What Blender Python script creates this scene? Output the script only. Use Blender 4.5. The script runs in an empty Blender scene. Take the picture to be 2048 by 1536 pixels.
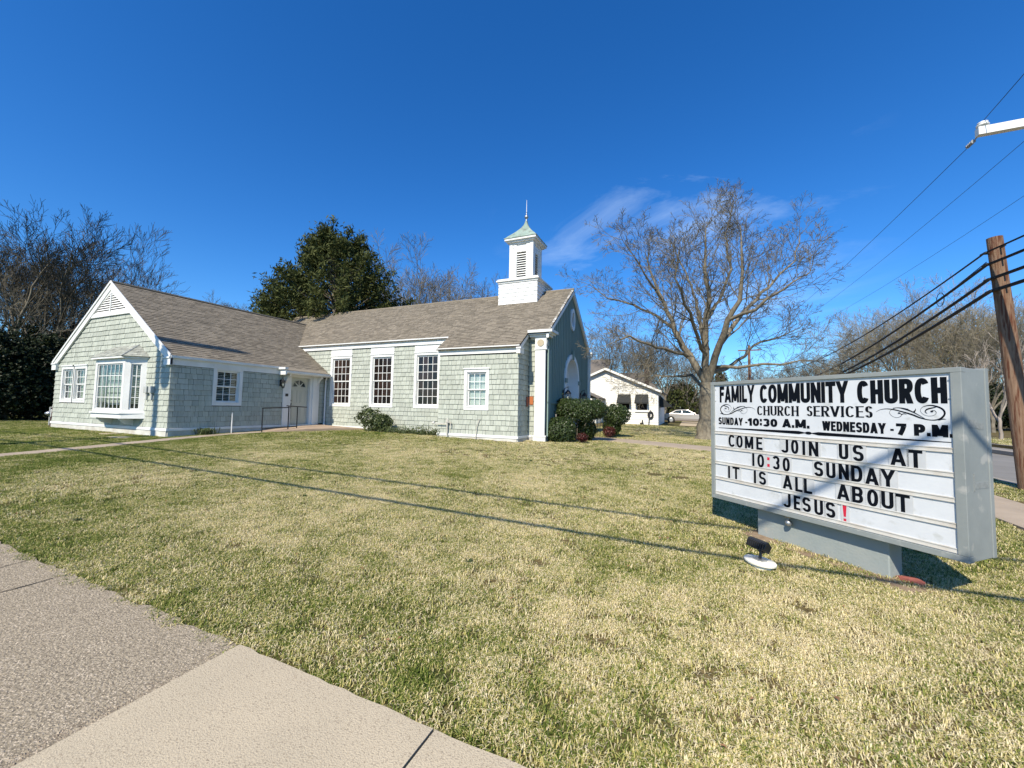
import bpy, math, random, bmesh
import numpy as np
from mathutils import Vector, Matrix
rad = math.radians
# ------------------------------------------------------------------ scene, camera, sky, sun, exposure
S = bpy.context.scene
COL = S.collection
PITCH, ROLL, YAW, FPX = rad(3.3345), rad(1.0364), rad(23.7415), 804.547   # focal length in pixels of a 2048 px wide picture
def cam_basis():
    fx, fy = -math.sin(YAW), math.cos(YAW)
    F = np.array([fx*math.cos(PITCH), fy*math.cos(PITCH), math.sin(PITCH)])
    R0 = np.array([fy, -fx, 0.]); U0 = np.cross(R0, F)
    return F, R0*math.cos(ROLL)+U0*math.sin(ROLL), -R0*math.sin(ROLL)+U0*math.cos(ROLL)
CF, CR, CU = cam_basis()
cd = bpy.data.cameras.new('camera'); cam = bpy.data.objects.new('camera', cd); COL.objects.link(cam)
cd.sensor_width = 36; cd.lens = FPX*36/2048; cd.clip_start = .05; cd.clip_end = 3000
cam.matrix_world = Matrix(((CR[0], CU[0], -CF[0], 0), (CR[1], CU[1], -CF[1], 0), (CR[2], CU[2], -CF[2], 0), (0, 0, 0, 1)))
S.camera = cam
SUN_EL, SUN_AZ = rad(43.0), rad(3.0)          # shadows run towards +Y, a little towards +X
W = bpy.data.worlds.new('World'); S.world = W; W.use_nodes = True
nt = W.node_tree; nt.nodes.clear()
def N(nt, t, **k):
    n = nt.nodes.new(t)
    for a, b in k.items():
        if a[:2] == 'i_':
            n.inputs[int(a[2:])].default_value = b
        else: setattr(n, a, b)
    return n
sky = N(nt, 'ShaderNodeTexSky', sky_type='NISHITA', sun_disc=False, sun_elevation=SUN_EL, sun_rotation=math.pi+SUN_AZ,
        altitude=150, air_density=1.0, dust_density=.25, ozone_density=2.2)
hs = N(nt, 'ShaderNodeHueSaturation'); hs.inputs['Saturation'].default_value = 1.34; hs.inputs['Value'].default_value = 1.0
bg = N(nt, 'ShaderNodeBackground'); bg.inputs[1].default_value = .107
wo = N(nt, 'ShaderNodeOutputWorld')
# thin streaks of cirrus, by direction of view
geo = N(nt, 'ShaderNodeTexCoord'); mp = N(nt, 'ShaderNodeMapping'); mp.inputs['Rotation'].default_value = (0.2, .5, .4); mp.inputs['Scale'].default_value = (1.3, 1.3, 4.2)
mp.inputs['Location'].default_value = (1.9, .1, 1.15)
n1 = N(nt, 'ShaderNodeTexNoise'); n1.inputs['Scale'].default_value = 1.5; n1.inputs['Detail'].default_value = 7; n1.inputs['Roughness'].default_value = .62; n1.inputs['Distortion'].default_value = .6
cr = N(nt, 'ShaderNodeValToRGB'); cr.color_ramp.elements[0].position = .53; cr.color_ramp.elements[1].position = .95
cr.color_ramp.elements[1].color = (.55, .55, .55, 1)
dp = N(nt, 'ShaderNodeVectorMath', operation='DOT_PRODUCT'); cdir = Vector(tuple(CF+CR*(1330-1024)/FPX+CU*(768-520)/FPX)).normalized(); dp.inputs[1].default_value = tuple(cdir)
mk = N(nt, 'ShaderNodeMapRange'); mk.inputs[1].default_value = .915; mk.inputs[2].default_value = .985; mm = N(nt, 'ShaderNodeMath', operation='MULTIPLY')
mx = N(nt, 'ShaderNodeMixRGB'); mx.inputs[2].default_value = (8.0, 9.6, 11.0, 1)
L = nt.links.new
L(geo.outputs['Generated'], mp.inputs[0]); L(mp.outputs[0], n1.inputs[0]); L(n1.outputs[0], cr.inputs[0])
L(sky.outputs[0], hs.inputs['Color']); tint = N(nt, 'ShaderNodeMixRGB', blend_type='MULTIPLY'); tint.inputs[0].default_value = 1; tint.inputs[2].default_value = (.70, 1.04, 1.36, 1); L(hs.outputs[0], tint.inputs[1]); L(tint.outputs[0], mx.inputs[1]); L(geo.outputs['Generated'], dp.inputs[0]); L(dp.outputs['Value'], mk.inputs[0]); L(mk.outputs[0], mm.inputs[0]); L(cr.outputs[0], mm.inputs[1]); L(mm.outputs[0], mx.inputs[0]); L(mx.outputs[0], bg.inputs[0]); L(bg.outputs[0], wo.inputs[0])
sd = bpy.data.lights.new('sun', 'SUN'); sd.energy = 5.0; sd.angle = rad(.53); sd.color = (1, .915, .76)
so = bpy.data.objects.new('sun', sd); COL.objects.link(so)
to_sun = Vector((-math.sin(SUN_AZ)*math.cos(SUN_EL), -math.cos(SUN_AZ)*math.cos(SUN_EL), math.sin(SUN_EL)))
so.rotation_euler = to_sun.to_track_quat('Z', 'Y').to_euler(); so.location = to_sun*30
S.view_settings.view_transform = 'Standard'; S.view_settings.look = 'None'; S.view_settings.exposure = .37; S.view_settings.gamma = 1
S.view_settings.use_curve_mapping = False
S.cycles.max_bounces = 6; S.cycles.transparent_max_bounces = 8; S.cycles.use_denoising = True

# ------------------------------------------------------------------ materials
def M(name, col, rough=.75, col2=None, scale=4., amt=.5, bump=0., bscale=40., metal=0., spec=.4, stretch=(1, 1, 1), rnd=0., detail=5, col3=None, s3=20., coat=0, ramp=(.35, .65), t3=(.6, .7)):
    """noise-varied principled surface in world coordinates; rnd = brightness change from piece to piece"""
    m = bpy.data.materials.new(name); m.use_nodes = True; t = m.node_tree; b = t.nodes['Principled BSDF']; l = t.links.new
    b.inputs['Roughness'].default_value = rough; b.inputs['Metallic'].default_value = metal; b.inputs['Specular IOR Level'].default_value = spec
    if coat: b.inputs['Coat Weight'].default_value = coat
    g = N(t, 'ShaderNodeNewGeometry'); mp = N(t, 'ShaderNodeMapping'); mp.inputs['Scale'].default_value = stretch
    l(g.outputs['Position'], mp.inputs[0])
    c2 = col2 or tuple(c*.72 for c in col)
    no = N(t, 'ShaderNodeTexNoise'); no.inputs['Scale'].default_value = scale; no.inputs['Detail'].default_value = detail; no.inputs['Roughness'].default_value = .6
    l(mp.outputs[0], no.inputs[0])
    r = N(t, 'ShaderNodeMapRange'); r.inputs[1].default_value = ramp[0]; r.inputs[2].default_value = ramp[1]; r.inputs[4].default_value = amt; l(no.outputs[0], r.inputs[0])
    mix = N(t, 'ShaderNodeMixRGB'); mix.inputs[1].default_value = (*col, 1); mix.inputs[2].default_value = (*c2, 1); l(r.outputs[0], mix.inputs[0])
    out = mix.outputs[0]
    if col3:
        n3 = N(t, 'ShaderNodeTexNoise'); n3.inputs['Scale'].default_value = s3; n3.inputs['Detail'].default_value = 6; l(mp.outputs[0], n3.inputs[0])
        r3 = N(t, 'ShaderNodeMapRange'); r3.inputs[1].default_value = t3[0]; r3.inputs[2].default_value = t3[1]; l(n3.outputs[0], r3.inputs[0])
        m3 = N(t, 'ShaderNodeMixRGB'); m3.inputs[2].default_value = (*col3, 1); l(r3.outputs[0], m3.inputs[0]); l(out, m3.inputs[1]); out = m3.outputs[0]
    if rnd:
        at = N(t, 'ShaderNodeAttribute', attribute_name='rnd'); oi = N(t, 'ShaderNodeObjectInfo')
        ad = N(t, 'ShaderNodeMath', operation='ADD'); l(at.outputs['Fac'], ad.inputs[0]); l(oi.outputs['Random'], ad.inputs[1])
        fr = N(t, 'ShaderNodeMath', operation='FRACT'); l(ad.outputs[0], fr.inputs[0])
        mr = N(t, 'ShaderNodeMapRange'); mr.inputs[3].default_value = 1-rnd; mr.inputs[4].default_value = 1+rnd*.6; l(fr.outputs[0], mr.inputs[0])
        vm = N(t, 'ShaderNodeVectorMath', operation='SCALE'); l(out, vm.inputs[0]); l(mr.outputs[0], vm.inputs['Scale']); out = vm.outputs[0]
    l(out, b.inputs['Base Color'])
    if bump:
        nb = N(t, 'ShaderNodeTexNoise'); nb.inputs['Scale'].default_value = bscale; nb.inputs['Detail'].default_value = 4; l(mp.outputs[0], nb.inputs[0])
        bp = N(t, 'ShaderNodeBump'); bp.inputs['Strength'].default_value = bump; bp.inputs['Distance'].default_value = .01; l(nb.outputs[0], bp.inputs['Height']); l(bp.outputs[0], b.inputs['Normal'])
    return m
m_white = M('white_paint', (.76, .76, .73), .5, (.62, .61, .57), 3, .5, stretch=(1, 1, .5))
m_shingle = M('sage_painted_shingle', (.375, .40, .335), .85, (.47, .485, .42), 9, .7, .3, 60, stretch=(1.6, 1.6, .22), rnd=.12, col3=(.26, .265, .23), s3=14, t3=(.60, .74))
m_sheath = M('sheathing', (.045, .05, .043), .9)  # darkened so gaps between shingles read as shadow lines
m_batten = M('slate_green_boards', (.20, .275, .245), .65, (.17, .235, .21), 2, .6, .2, 50, stretch=(1, 1, .3), rnd=.07)
m_roof = M('roof_tab', (.24, .205, .155), .9, (.205, .176, .135), 1.3, .7, .4, 120, rnd=.22, col3=(.30, .26, .20), s3=9, spec=.2)
m_deck = M('roof_deck', (.06, .05, .04), .9, bump=.3, spec=.2)
m_found = M('painted_foundation', (.62, .61, .55), .9, (.42, .38, .32), 2.5, .8, .5, 30)
m_dark = M('dark_interior', (.012, .011, .010), .9)
m_finmetal = M('fin_metal', (.05, .05, .052), .3, metal=.5)
m_black = M('black_metal', (.018, .018, .02), .45, spec=.5)
m_door = M('greige_door_paint', (.50, .50, .42), .45, (.44, .44, .37), 2, .4)
m_bluewhite = M('white_door_paint', (.70, .73, .74), .45, (.6, .63, .64), 2, .4)
m_copper = M('weathered_copper', (.20, .28, .23), .65, (.33, .41, .35), 2.5, .9, stretch=(1.5, 1.5, .6), col3=(.13, .13, .10), s3=2.2, t3=(.5, .72))
m_metal = M('galvanised_metal', (.42, .43, .44), .4, metal=.8)
m_grey = M('meter_grey', (.45, .46, .43), .5)
m_blind = M('white_blind', (.72, .70, .62), .6)
m_curtain = M('pale_curtain', (.74, .76, .74), .8, (.64, .68, .66), 3, .7, stretch=(4, 4, .3))
m_brownpane = M('brown_tinted_pane', (.032, .017, .012), .15, (.012, .010, .009), 1.6, .9, rnd=.8, spec=.5)
m_conc_new = M('new_concrete', (.46, .39, .275), .9, (.53, .445, .31), 1.6, .9, .45, 150, col3=(.33, .27, .19), s3=110, t3=(.54, .66), spec=.2, detail=7)
m_conc_old = M('worn_aggregate_concrete', (.355, .295, .205), .95, (.185, .152, .105), 55, .9, 1., 90, col3=(.60, .50, .37), s3=125, t3=(.56, .62), spec=.2, detail=8, ramp=(.42, .60))
m_path = M('path_concrete', (.42, .34, .25), .9, (.33, .265, .195), 1.5, .8, .4, 80, spec=.2)
m_kerb = M('kerb_concrete', (.36, .32, .27), .9, (.25, .225, .19), 2.5, .8, .4, 60, spec=.2)
m_asph = M('asphalt', (.20, .19, .17), .9, (.25, .235, .21), 1.2, .8, .5, 90, spec=.25)
m_bark = M('grey_bark', (.25, .22, .165), .95, (.12, .10, .075), 7, .9, .9, 25, stretch=(1, 1, .35), spec=.1)
m_twig = M('pale_twigs', (.185, .165, .12), .95, (.115, .10, .075), 2, .8, spec=.1)
m_twigd = M('dark_twigs', (.105, .092, .068), .95, (.065, .057, .043), 2, .8, spec=.1)
m_pole = M('creosote_pole', (.17, .10, .062), .9, (.28, .19, .13), 4.0, .9, .7, 35, stretch=(6, 6, .5), col3=(.12, .05, .03), s3=5, t3=(.5, .6), spec=.15)
m_cable = M('black_cable', (.012, .012, .014), .6)
m_wirethin = M('weathered_wire', (.03, .045, .06), .6)
m_signwhite = M('sign_face_white', (.64, .655, .67), .35, (.54, .56, .58), 5, .55, .05, 90, spec=.5, col3=(.50, .51, .50), s3=9, t3=(.60, .72))
m_signgrey = M('sign_cabinet_grey', (.265, .285, .275), .55, (.205, .225, .22), 2.4, .8, .08, 50, col3=(.36, .36, .335), s3=7, t3=(.60, .68))
m_rail = M('letter_track', (.62, .61, .57), .4, (.45, .38, .30), 6, .6)
m_ink = M('black_lettering', (.004, .006, .010), .7, spec=.08)
m_red = M('red_lettering', (.62, .02, .05), .5)
m_tile = M('letter_card', (.55, .56, .565), .3, (.43, .44, .44), 8, .5)
m_pier = M('painted_pier_concrete', (.27, .305, .295), .85, (.33, .345, .32), 5, .6, .3, 40, col3=(.40, .37, .31), s3=5, t3=(.66, .74))
m_disc = M('cream_disc', (.82, .79, .68), .6, (.72, .68, .57), 6, .4)
m_stone = M('red_stone', (.34, .10, .075), .9, (.24, .08, .06), 8, .7, .6, 30)
m_siding = M('white_lap_siding', (.78, .76, .69), .6, (.70, .67, .59), 2, .5, rnd=.03)
m_awn = M('dark_awning', (.018, .02, .018), .7)
m_hroof = M('grey_house_roof', (.17, .15, .13), .9, (.13, .115, .10), 3, .7, .3, 30)
m_carpaint = M('silver_beige_paint', (.50, .46, .42), .3, (.5, .46, .42), 1, .1, metal=.55, coat=.6)
m_cardark = M('car_lower_trim', (.16, .13, .11), .5)
m_tyre = M('tyre', (.02, .02, .02), .9)
m_rim = M('wheel_cover', (.55, .55, .53), .35, metal=.6)
m_carglass = M('car_glass', (.02, .035, .035), .08, spec=.6)
m_tail = M('tail_lamp', (.35, .03, .02), .3)
m_copperplate = M('orange_plate', (.45, .15, .05), .5, (.35, .11, .04), 8, .6)
m_lampglass = M('lantern_glass', (.55, .55, .5), .15, spec=.6)
m_dirt = M('bare_soil', (.22, .155, .10), .95, (.33, .25, .17), 12, .8, .8, 60, spec=.1)
def glass_mat():
    m = bpy.data.materials.new('window_glass'); m.use_nodes = True; t = m.node_tree; t.nodes.clear()
    o = N(t, 'ShaderNodeOutputMaterial'); mx = N(t, 'ShaderNodeMixShader'); tr = N(t, 'ShaderNodeBsdfTransparent'); gl = N(t, 'ShaderNodeBsdfGlossy'); lw = N(t, 'ShaderNodeLayerWeight'); lw.inputs[0].default_value = .25
    mr = N(t, 'ShaderNodeMapRange'); mr.inputs[3].default_value = .035; mr.inputs[4].default_value = .5
    tr.inputs[0].default_value = (.86, .89, .88, 1); gl.inputs['Roughness'].default_value = .03
    t.links.new(lw.outputs['Facing'], mr.inputs[0]); t.links.new(mr.outputs[0], mx.inputs[0]); t.links.new(tr.outputs[0], mx.inputs[1]); t.links.new(gl.outputs[0], mx.inputs[2]); t.links.new(mx.outputs[0], o.inputs[0]); return m
m_glass = glass_mat()
def leaf_mat(name, col, col2, spec=.3, trans=.25, rough=.5, scale=2.5, red=None):
    m = bpy.data.materials.new(name); m.use_nodes = True; t = m.node_tree; b = t.nodes['Principled BSDF']; l = t.links.new
    at = N(t, 'ShaderNodeAttribute', attribute_name='rnd'); g = N(t, 'ShaderNodeNewGeometry')
    no = N(t, 'ShaderNodeTexNoise'); no.inputs['Scale'].default_value = scale; no.inputs['Detail'].default_value = 4; l(g.outputs['Position'], no.inputs[0])
    ad = N(t, 'ShaderNodeMath', operation='ADD'); l(at.outputs['Fac'], ad.inputs[0]); l(no.outputs[0], ad.inputs[1])
    mr = N(t, 'ShaderNodeMapRange'); mr.inputs[1].default_value = .4; mr.inputs[2].default_value = 1.2; l(ad.outputs[0], mr.inputs[0])
    mix = N(t, 'ShaderNodeMixRGB'); mix.inputs[1].default_value = (*col, 1); mix.inputs[2].default_value = (*col2, 1); l(mr.outputs[0], mix.inputs[0]); l(mix.outputs[0], b.inputs['Base Color'])
    b.inputs['Roughness'].default_value = rough; b.inputs['Specular IOR Level'].default_value = spec
    if trans:
        o = t.nodes['Material Output']; tl = N(t, 'ShaderNodeBsdfTranslucent'); ms = N(t, 'ShaderNodeMixShader'); ms.inputs[0].default_value = trans
        l(mix.outputs[0], tl.inputs[0]); l(b.outputs[0], ms.inputs[1]); l(tl.outputs[0], ms.inputs[2]); l(ms.outputs[0], o.inputs[0])
    return m
m_leaf = leaf_mat('glossy_dark_leaf', (.016, .030, .008), (.065, .095, .024), .55, .15, .38)
m_leaf2 = leaf_mat('shrub_leaf', (.04, .065, .022), (.115, .14, .05), .4, .2, .45)
m_cedar = leaf_mat('cedar_foliage', (.030, .042, .012), (.085, .095, .028), .15, .15, .7, .8)
m_redleaf = leaf_mat('red_leaf', (.030, .013, .010), (.10, .022, .018), .3, .2)
m_bud = leaf_mat('yellow_green_buds', (.16, .16, .05), (.30, .27, .10), .1, .4, .8, .5)
m_edark = leaf_mat('shade_dark_evergreen', (.007, .012, .005), (.030, .042, .012), .3, .08, .5, 1.5)  # leaf colour darkened to stand for undergrowth lying in shade
def grass_col(t, l, blade):
    """dormant lawn: straw with green patches, in world coordinates"""
    g = N(t, 'ShaderNodeNewGeometry')
    oi = None
    n1 = N(t, 'ShaderNodeTexNoise'); n1.inputs['Scale'].default_value = .42; n1.inputs['Detail'].default_value = 3
    n2 = N(t, 'ShaderNodeTexNoise'); n2.inputs['Scale'].default_value = 3.2; n2.inputs['Detail'].default_value = 4
    l(g.outputs['Position'], n1.inputs[0]); l(g.outputs['Position'], n2.inputs[0])
    sx = N(t, 'ShaderNodeSeparateXYZ'); l(g.outputs['Position'], sx.inputs[0])
    # greener strips: along the sidewalk edge and towards the left wing, where the ground stays damp
    e1 = N(t, 'ShaderNodeMapRange'); e1.inputs[1].default_value = 1.6; e1.inputs[2].default_value = 3.0; e1.inputs[3].default_value = .10; e1.inputs[4].default_value = 0; l(sx.outputs[1], e1.inputs[0])
    e2 = N(t, 'ShaderNodeMapRange'); e2.inputs[1].default_value = -5.5; e2.inputs[2].default_value = -14; e2.inputs[3].default_value = 0; e2.inputs[4].default_value = .15; l(sx.outputs[0], e2.inputs[0])
    a = N(t, 'ShaderNodeMath', operation='ADD'); l(e1.outputs[0], a.inputs[0]); l(e2.outputs[0], a.inputs[1])
    m1 = N(t, 'ShaderNodeMath', operation='MULTIPLY'); m1.inputs[1].default_value = .55; l(n1.outputs[0], m1.inputs[0])
    m2 = N(t, 'ShaderNodeMath', operation='MULTIPLY'); m2.inputs[1].default_value = .55; l(n2.outputs[0], m2.inputs[0])
    b = N(t, 'ShaderNodeMath', operation='ADD'); l(m1.outputs[0], b.inputs[0]); l(m2.outputs[0], b.inputs[1])
    c = N(t, 'ShaderNodeMath', operation='ADD'); l(a.outputs[0], c.inputs[0]); l(b.outputs[0], c.inputs[1])
    if blade:
        at = N(t, 'ShaderNodeAttribute', attribute_name='rnd'); q = N(t, 'ShaderNodeMath', operation='MULTIPLY'); q.inputs[1].default_value = .50; l(at.outputs['Fac'], q.inputs[0])
        d = N(t, 'ShaderNodeMath', operation='ADD'); l(c.outputs[0], d.inputs[0]); l(q.outputs[0], d.inputs[1]); c = d
    r = N(t, 'ShaderNodeValToRGB'); e = r.color_ramp
    if blade:
        e.elements[0].position = .66; e.elements[0].color = (.80, .69, .43, 1); e.elements[1].position = 1.0; e.elements[1].color = (.12, .165, .025, 1)
        k = e.elements.new(.80); k.color = (.58, .50, .18, 1); k = e.elements.new(.90); k.color = (.27, .31, .07, 1)
    else:
        e.elements[0].position = .50; e.elements[0].color = (.13, .10, .045, 1); e.elements[1].position = .75; e.elements[1].color = (.05, .07, .014, 1)  # thatch darkened to stand for the shade between blades
    l(c.outputs[0], r.inputs[0]); return r.outputs[0]
def grass_mats():
    m = bpy.data.materials.new('grass_blade'); m.use_nodes = True; t = m.node_tree; b = t.nodes['Principled BSDF']; l = t.links.new
    co = grass_col(t, l, True); l(co, b.inputs['Base Color']); b.inputs['Roughness'].default_value = .7; b.inputs['Specular IOR Level'].default_value = .2
    tl = N(t, 'ShaderNodeBsdfTranslucent'); ms = N(t, 'ShaderNodeMixShader'); ms.inputs[0].default_value = .25
    l(co, tl.inputs[0]); l(b.outputs[0], ms.inputs[1]); l(tl.outputs[0], ms.inputs[2]); l(ms.outputs[0], t.nodes['Material Output'].inputs[0])
    g = bpy.data.materials.new('turf_thatch'); g.use_nodes = True; t = g.node_tree; b = t.nodes['Principled BSDF']; l = t.links.new
    co = grass_col(t, l, False)
    ge = N(t, 'ShaderNodeNewGeometry'); nn = N(t, 'ShaderNodeTexNoise'); nn.inputs['Scale'].default_value = 26; nn.inputs['Detail'].default_value = 6; l(ge.outputs['Position'], nn.inputs[0])
    mr = N(t, 'ShaderNodeMapRange'); mr.inputs[1].default_value = .3; mr.inputs[2].default_value = .7; mr.inputs[3].default_value = .6; mr.inputs[4].default_value = 1.5; l(nn.outputs[0], mr.inputs[0])
    vm = N(t, 'ShaderNodeVectorMath', operation='SCALE'); l(co, vm.inputs[0]); l(mr.outputs[0], vm.inputs['Scale']); l(vm.outputs[0], b.inputs['Base Color'])
    b.inputs['Roughness'].default_value = .95; b.inputs['Specular IOR Level'].default_value = .1
    bp = N(t, 'ShaderNodeBump'); bp.inputs['Strength'].default_value = .8; bp.inputs['Distance'].default_value = .03; l(nn.outputs[0], bp.inputs['Height']); l(bp.outputs[0], b.inputs['Normal'])
    return m, g
m_blade, m_turf = grass_mats()

# ------------------------------------------------------------------ mesh helpers
class MB:
    def __init__(s): s.v = []; s.f = []; s.r = None
    def poly(s, pts):
        i = len(s.v); s.v += [tuple(p) for p in pts]; s.f.append(tuple(range(i, i+len(pts)))); return s
    def box(s, x0, x1, y0, y1, z0, z1):
        return s.fbox(((0, 0), (1, 0), (0, 1)), x0, x1, z0, z1, y0, y1)
    def fbox(s, fr, u0, u1, z0, z1, d0, d1):
        """box in a wall frame: u along the wall, z up, d outwards"""
        (ox, oy), (ux, uy), (nx, ny) = fr; i = len(s.v)
        for d in (d0, d1):
            for (u, z) in ((u0, z0), (u1, z0), (u1, z1), (u0, z1)): s.v.append((ox+ux*u+nx*d, oy+uy*u+ny*d, z))
        flip = (ux*ny-uy*nx) > 0
        for f in ((0, 1, 2, 3), (7, 6, 5, 4), (0, 4, 5, 1), (1, 5, 6, 2), (2, 6, 7, 3), (3, 7, 4, 0)):
            f = f if not flip else f[::-1]
            s.f.append(tuple(i+k for k in f))
        return s
    def fprism(s, fr, poly, d0, d1):
        """polygon of (u,z) in a wall frame extruded from d0 to d1"""
        (ox, oy), (ux, uy), (nx, ny) = fr; n = len(poly); i = len(s.v)
        for d in (d0, d1):
            for (u, z) in poly: s.v.append((ox+ux*u+nx*d, oy+uy*u+ny*d, z))
        s.f.append(tuple(range(i, i+n))); s.f.append(tuple(range(i+2*n-1, i+n-1, -1)))
        for k in range(n): s.f.append((i+k, i+n+k, i+n+(k+1) % n, i+(k+1) % n))
        return s
    def prism(s, base, off):
        """planar polygon of 3D points swept by the vector off"""
        n = len(base); i = len(s.v); s.v += [tuple(p) for p in base]+[tuple(p[k]+off[k] for k in range(3)) for p in base]
        s.f.append(tuple(range(i+n-1, i-1, -1))); s.f.append(tuple(range(i+n, i+2*n)))
        for k in range(n): s.f.append((i+k, i+(k+1) % n, i+n+(k+1) % n, i+n+k))
        return s
    def tube(s, pts, rs, n=6, cap=True):
        if not hasattr(rs, '__len__'): rs = [rs]*len(pts)
        i0 = len(s.v); P = [Vector(p) for p in pts]; up = None
        for k, p in enumerate(P):
            t = (P[min(k+1, len(P)-1)]-P[max(k-1, 0)])
            if t.length < 1e-9: t = Vector((0, 0, 1))
            t.normalize()
            if up is None: up = t.orthogonal().normalized()
            up = (up-t*up.dot(t)); up = up.normalized() if up.length > 1e-6 else t.orthogonal().normalized()
            w = t.cross(up)
            for j in range(n):
                a = 2*math.pi*j/n; q = p+(up*math.cos(a)+w*math.sin(a))*rs[k]; s.v.append((q.x, q.y, q.z))
        for k in range(len(P)-1):
            for j in range(n):
                a = i0+k*n+j; b = i0+k*n+(j+1) % n; s.f.append((a, b, b+n, a+n))
        if cap: s.f.append(tuple(i0+j for j in range(n-1, -1, -1))); s.f.append(tuple(i0+(len(P)-1)*n+j for j in range(n)))
        return s
    def lathe(s, c, prof, n=20, sx=1, sy=1):
        i0 = len(s.v)
        for (r, z) in prof:
            for j in range(n):
                a = 2*math.pi*j/n; s.v.append((c[0]+r*sx*math.cos(a), c[1]+r*sy*math.sin(a), c[2]+z))
        for k in range(len(prof)-1):
            for j in range(n):
                a = i0+k*n+j; b = i0+k*n+(j+1) % n; s.f.append((a, b, b+n, a+n))
        s.f.append(tuple(i0+j for j in range(n-1, -1, -1))); s.f.append(tuple(i0+(len(prof)-1)*n+j for j in range(n)))
        return s
    def build(s, name, mat, parent=None, smooth=False, local=False, bevel=0, kind=None, label=None, origin=None):
        me = bpy.data.meshes.new(name); v = s.v
        o0 = None
        if parent is not None and not local: o0 = wloc(parent)
        elif origin is not None: o0 = origin
        if o0 is not None: v = [(a-o0[0], b-o0[1], c-o0[2]) for a, b, c in v]
        me.from_pydata(v, [], s.f); me.materials.append(mat)
        if s.r is not None:
            at = me.attributes.new('rnd', 'FLOAT', 'FACE'); at.data.foreach_set('value', s.r)
        if smooth: me.polygons.foreach_set('use_smooth', [True]*len(me.polygons))
        o = bpy.data.objects.new(name, me); COL.objects.link(o)
        if parent is not None: o.parent = parent
        if parent is None and origin is not None: o.location = origin
        if bevel:
            b = o.modifiers.new('b', 'BEVEL'); b.width = bevel; b.segments = 2; b.limit_method = 'ANGLE'
        if kind: o['kind'] = kind
        if label: o['label'] = label
        return o
def wloc(o):
    p = Vector((0, 0, 0))
    while o is not None: p = p+Vector(o.location); o = o.parent
    return p
def thing(name, label, cat, loc, rz=0, group=None):
    o = bpy.data.objects.new(name, None); COL.objects.link(o); o.location = loc; o.rotation_euler = (0, 0, rz); o.empty_display_size = .2
    return tag(o, label, cat, group)
def tag(o, label, cat, group=None):
    o['label'] = label; o['category'] = cat
    if group: o['group'] = group
    return o
def struct(o): o['kind'] = 'structure'; return o
def copy_tree(o, parent=None):
    c = o.copy(); COL.objects.link(c); c.parent = parent
    for ch in [x for x in bpy.data.objects if x.parent == o]: copy_tree(ch, c)
    return c
def lerp(a, b, t): return a+(b-a)*t
def proj(p):
    d = p@CF
    if d < .1: return None
    return 1024+FPX*(p@CR)/d, 768-FPX*(p@CU)/d
# unit meshes for repeated pieces: u in 0..1, v in 0..1 (up), n outwards
UNIT = {'wedge': ([(0, 0, 0), (1, 0, 0), (1, 1, 0), (0, 1, 0), (0, 0, 1), (1, 0, 1), (1, 1, .25), (0, 1, .25)],),
        'box': ([(0, 0, 0), (1, 0, 0), (1, 1, 0), (0, 1, 0), (0, 0, 1), (1, 0, 1), (1, 1, 1), (0, 1, 1)],)}
UF = [(3, 2, 1, 0), (4, 5, 6, 7), (0, 1, 5, 4), (1, 2, 6, 5), (2, 3, 7, 6), (3, 0, 4, 7)]
def pieces(name, unit, items, parent, mat, limit=300, restname=None):
    """items: (origin, uvec, vvec, nvec) with full lengths. The ones that show largest become parts, the rest one joined part."""
    me = bpy.data.meshes.new(name); me.from_pydata(UNIT[unit][0], [], UF); me.materials.append(mat)
    sc = []
    for k, (o, u, v, n) in enumerate(items):
        o, u, v, n = (np.array(a, float) for a in (o, u, v, n)); c = o+u/2+v/2
        q = [proj(o), proj(o+u), proj(o+u+v), proj(o+v)]
        if None in q or np.cross(u, v)@c > 0: sc.append((0, k)); continue
        a = abs(sum(q[i][0]*q[(i+1) % 4][1]-q[(i+1) % 4][0]*q[i][1] for i in range(4)))/2
        cx = sum(p[0] for p in q)/4; cy = sum(p[1] for p in q)/4
        if not (0 < cx < 2048 and 0 < cy < 1536): a = 0
        sc.append((a, k))
    sc.sort(reverse=True); top = [k for a, k in sc[:limit] if a > 0]; ts = set(top)
    w = wloc(parent)
    for k in top:
        o, u, v, n = (Vector(a) for a in items[k])
        ob = bpy.data.objects.new(name, me); COL.objects.link(ob); ob.parent = parent
        m = Matrix((( u.x, v.x, n.x, o.x-w.x), (u.y, v.y, n.y, o.y-w.y), (u.z, v.z, n.z, o.z-w.z), (0, 0, 0, 1)))
        ob.matrix_local = m
    rest = [k for k in range(len(items)) if k not in ts]
    if rest:
        mb = MB(); mb.r = []
        for k in rest:
            o, u, v, n = (np.array(a, float) for a in items[k]); i = len(mb.v)
            mb.v += [tuple(o+u*a+v*b+n*c) for a, b, c in UNIT[unit][0]]; mb.f += [tuple(i+x for x in f) for f in UF]; mb.r += [random.random()]*6
        mb.build(restname or (name+'_field'), mat, parent, kind='stuff')

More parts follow.
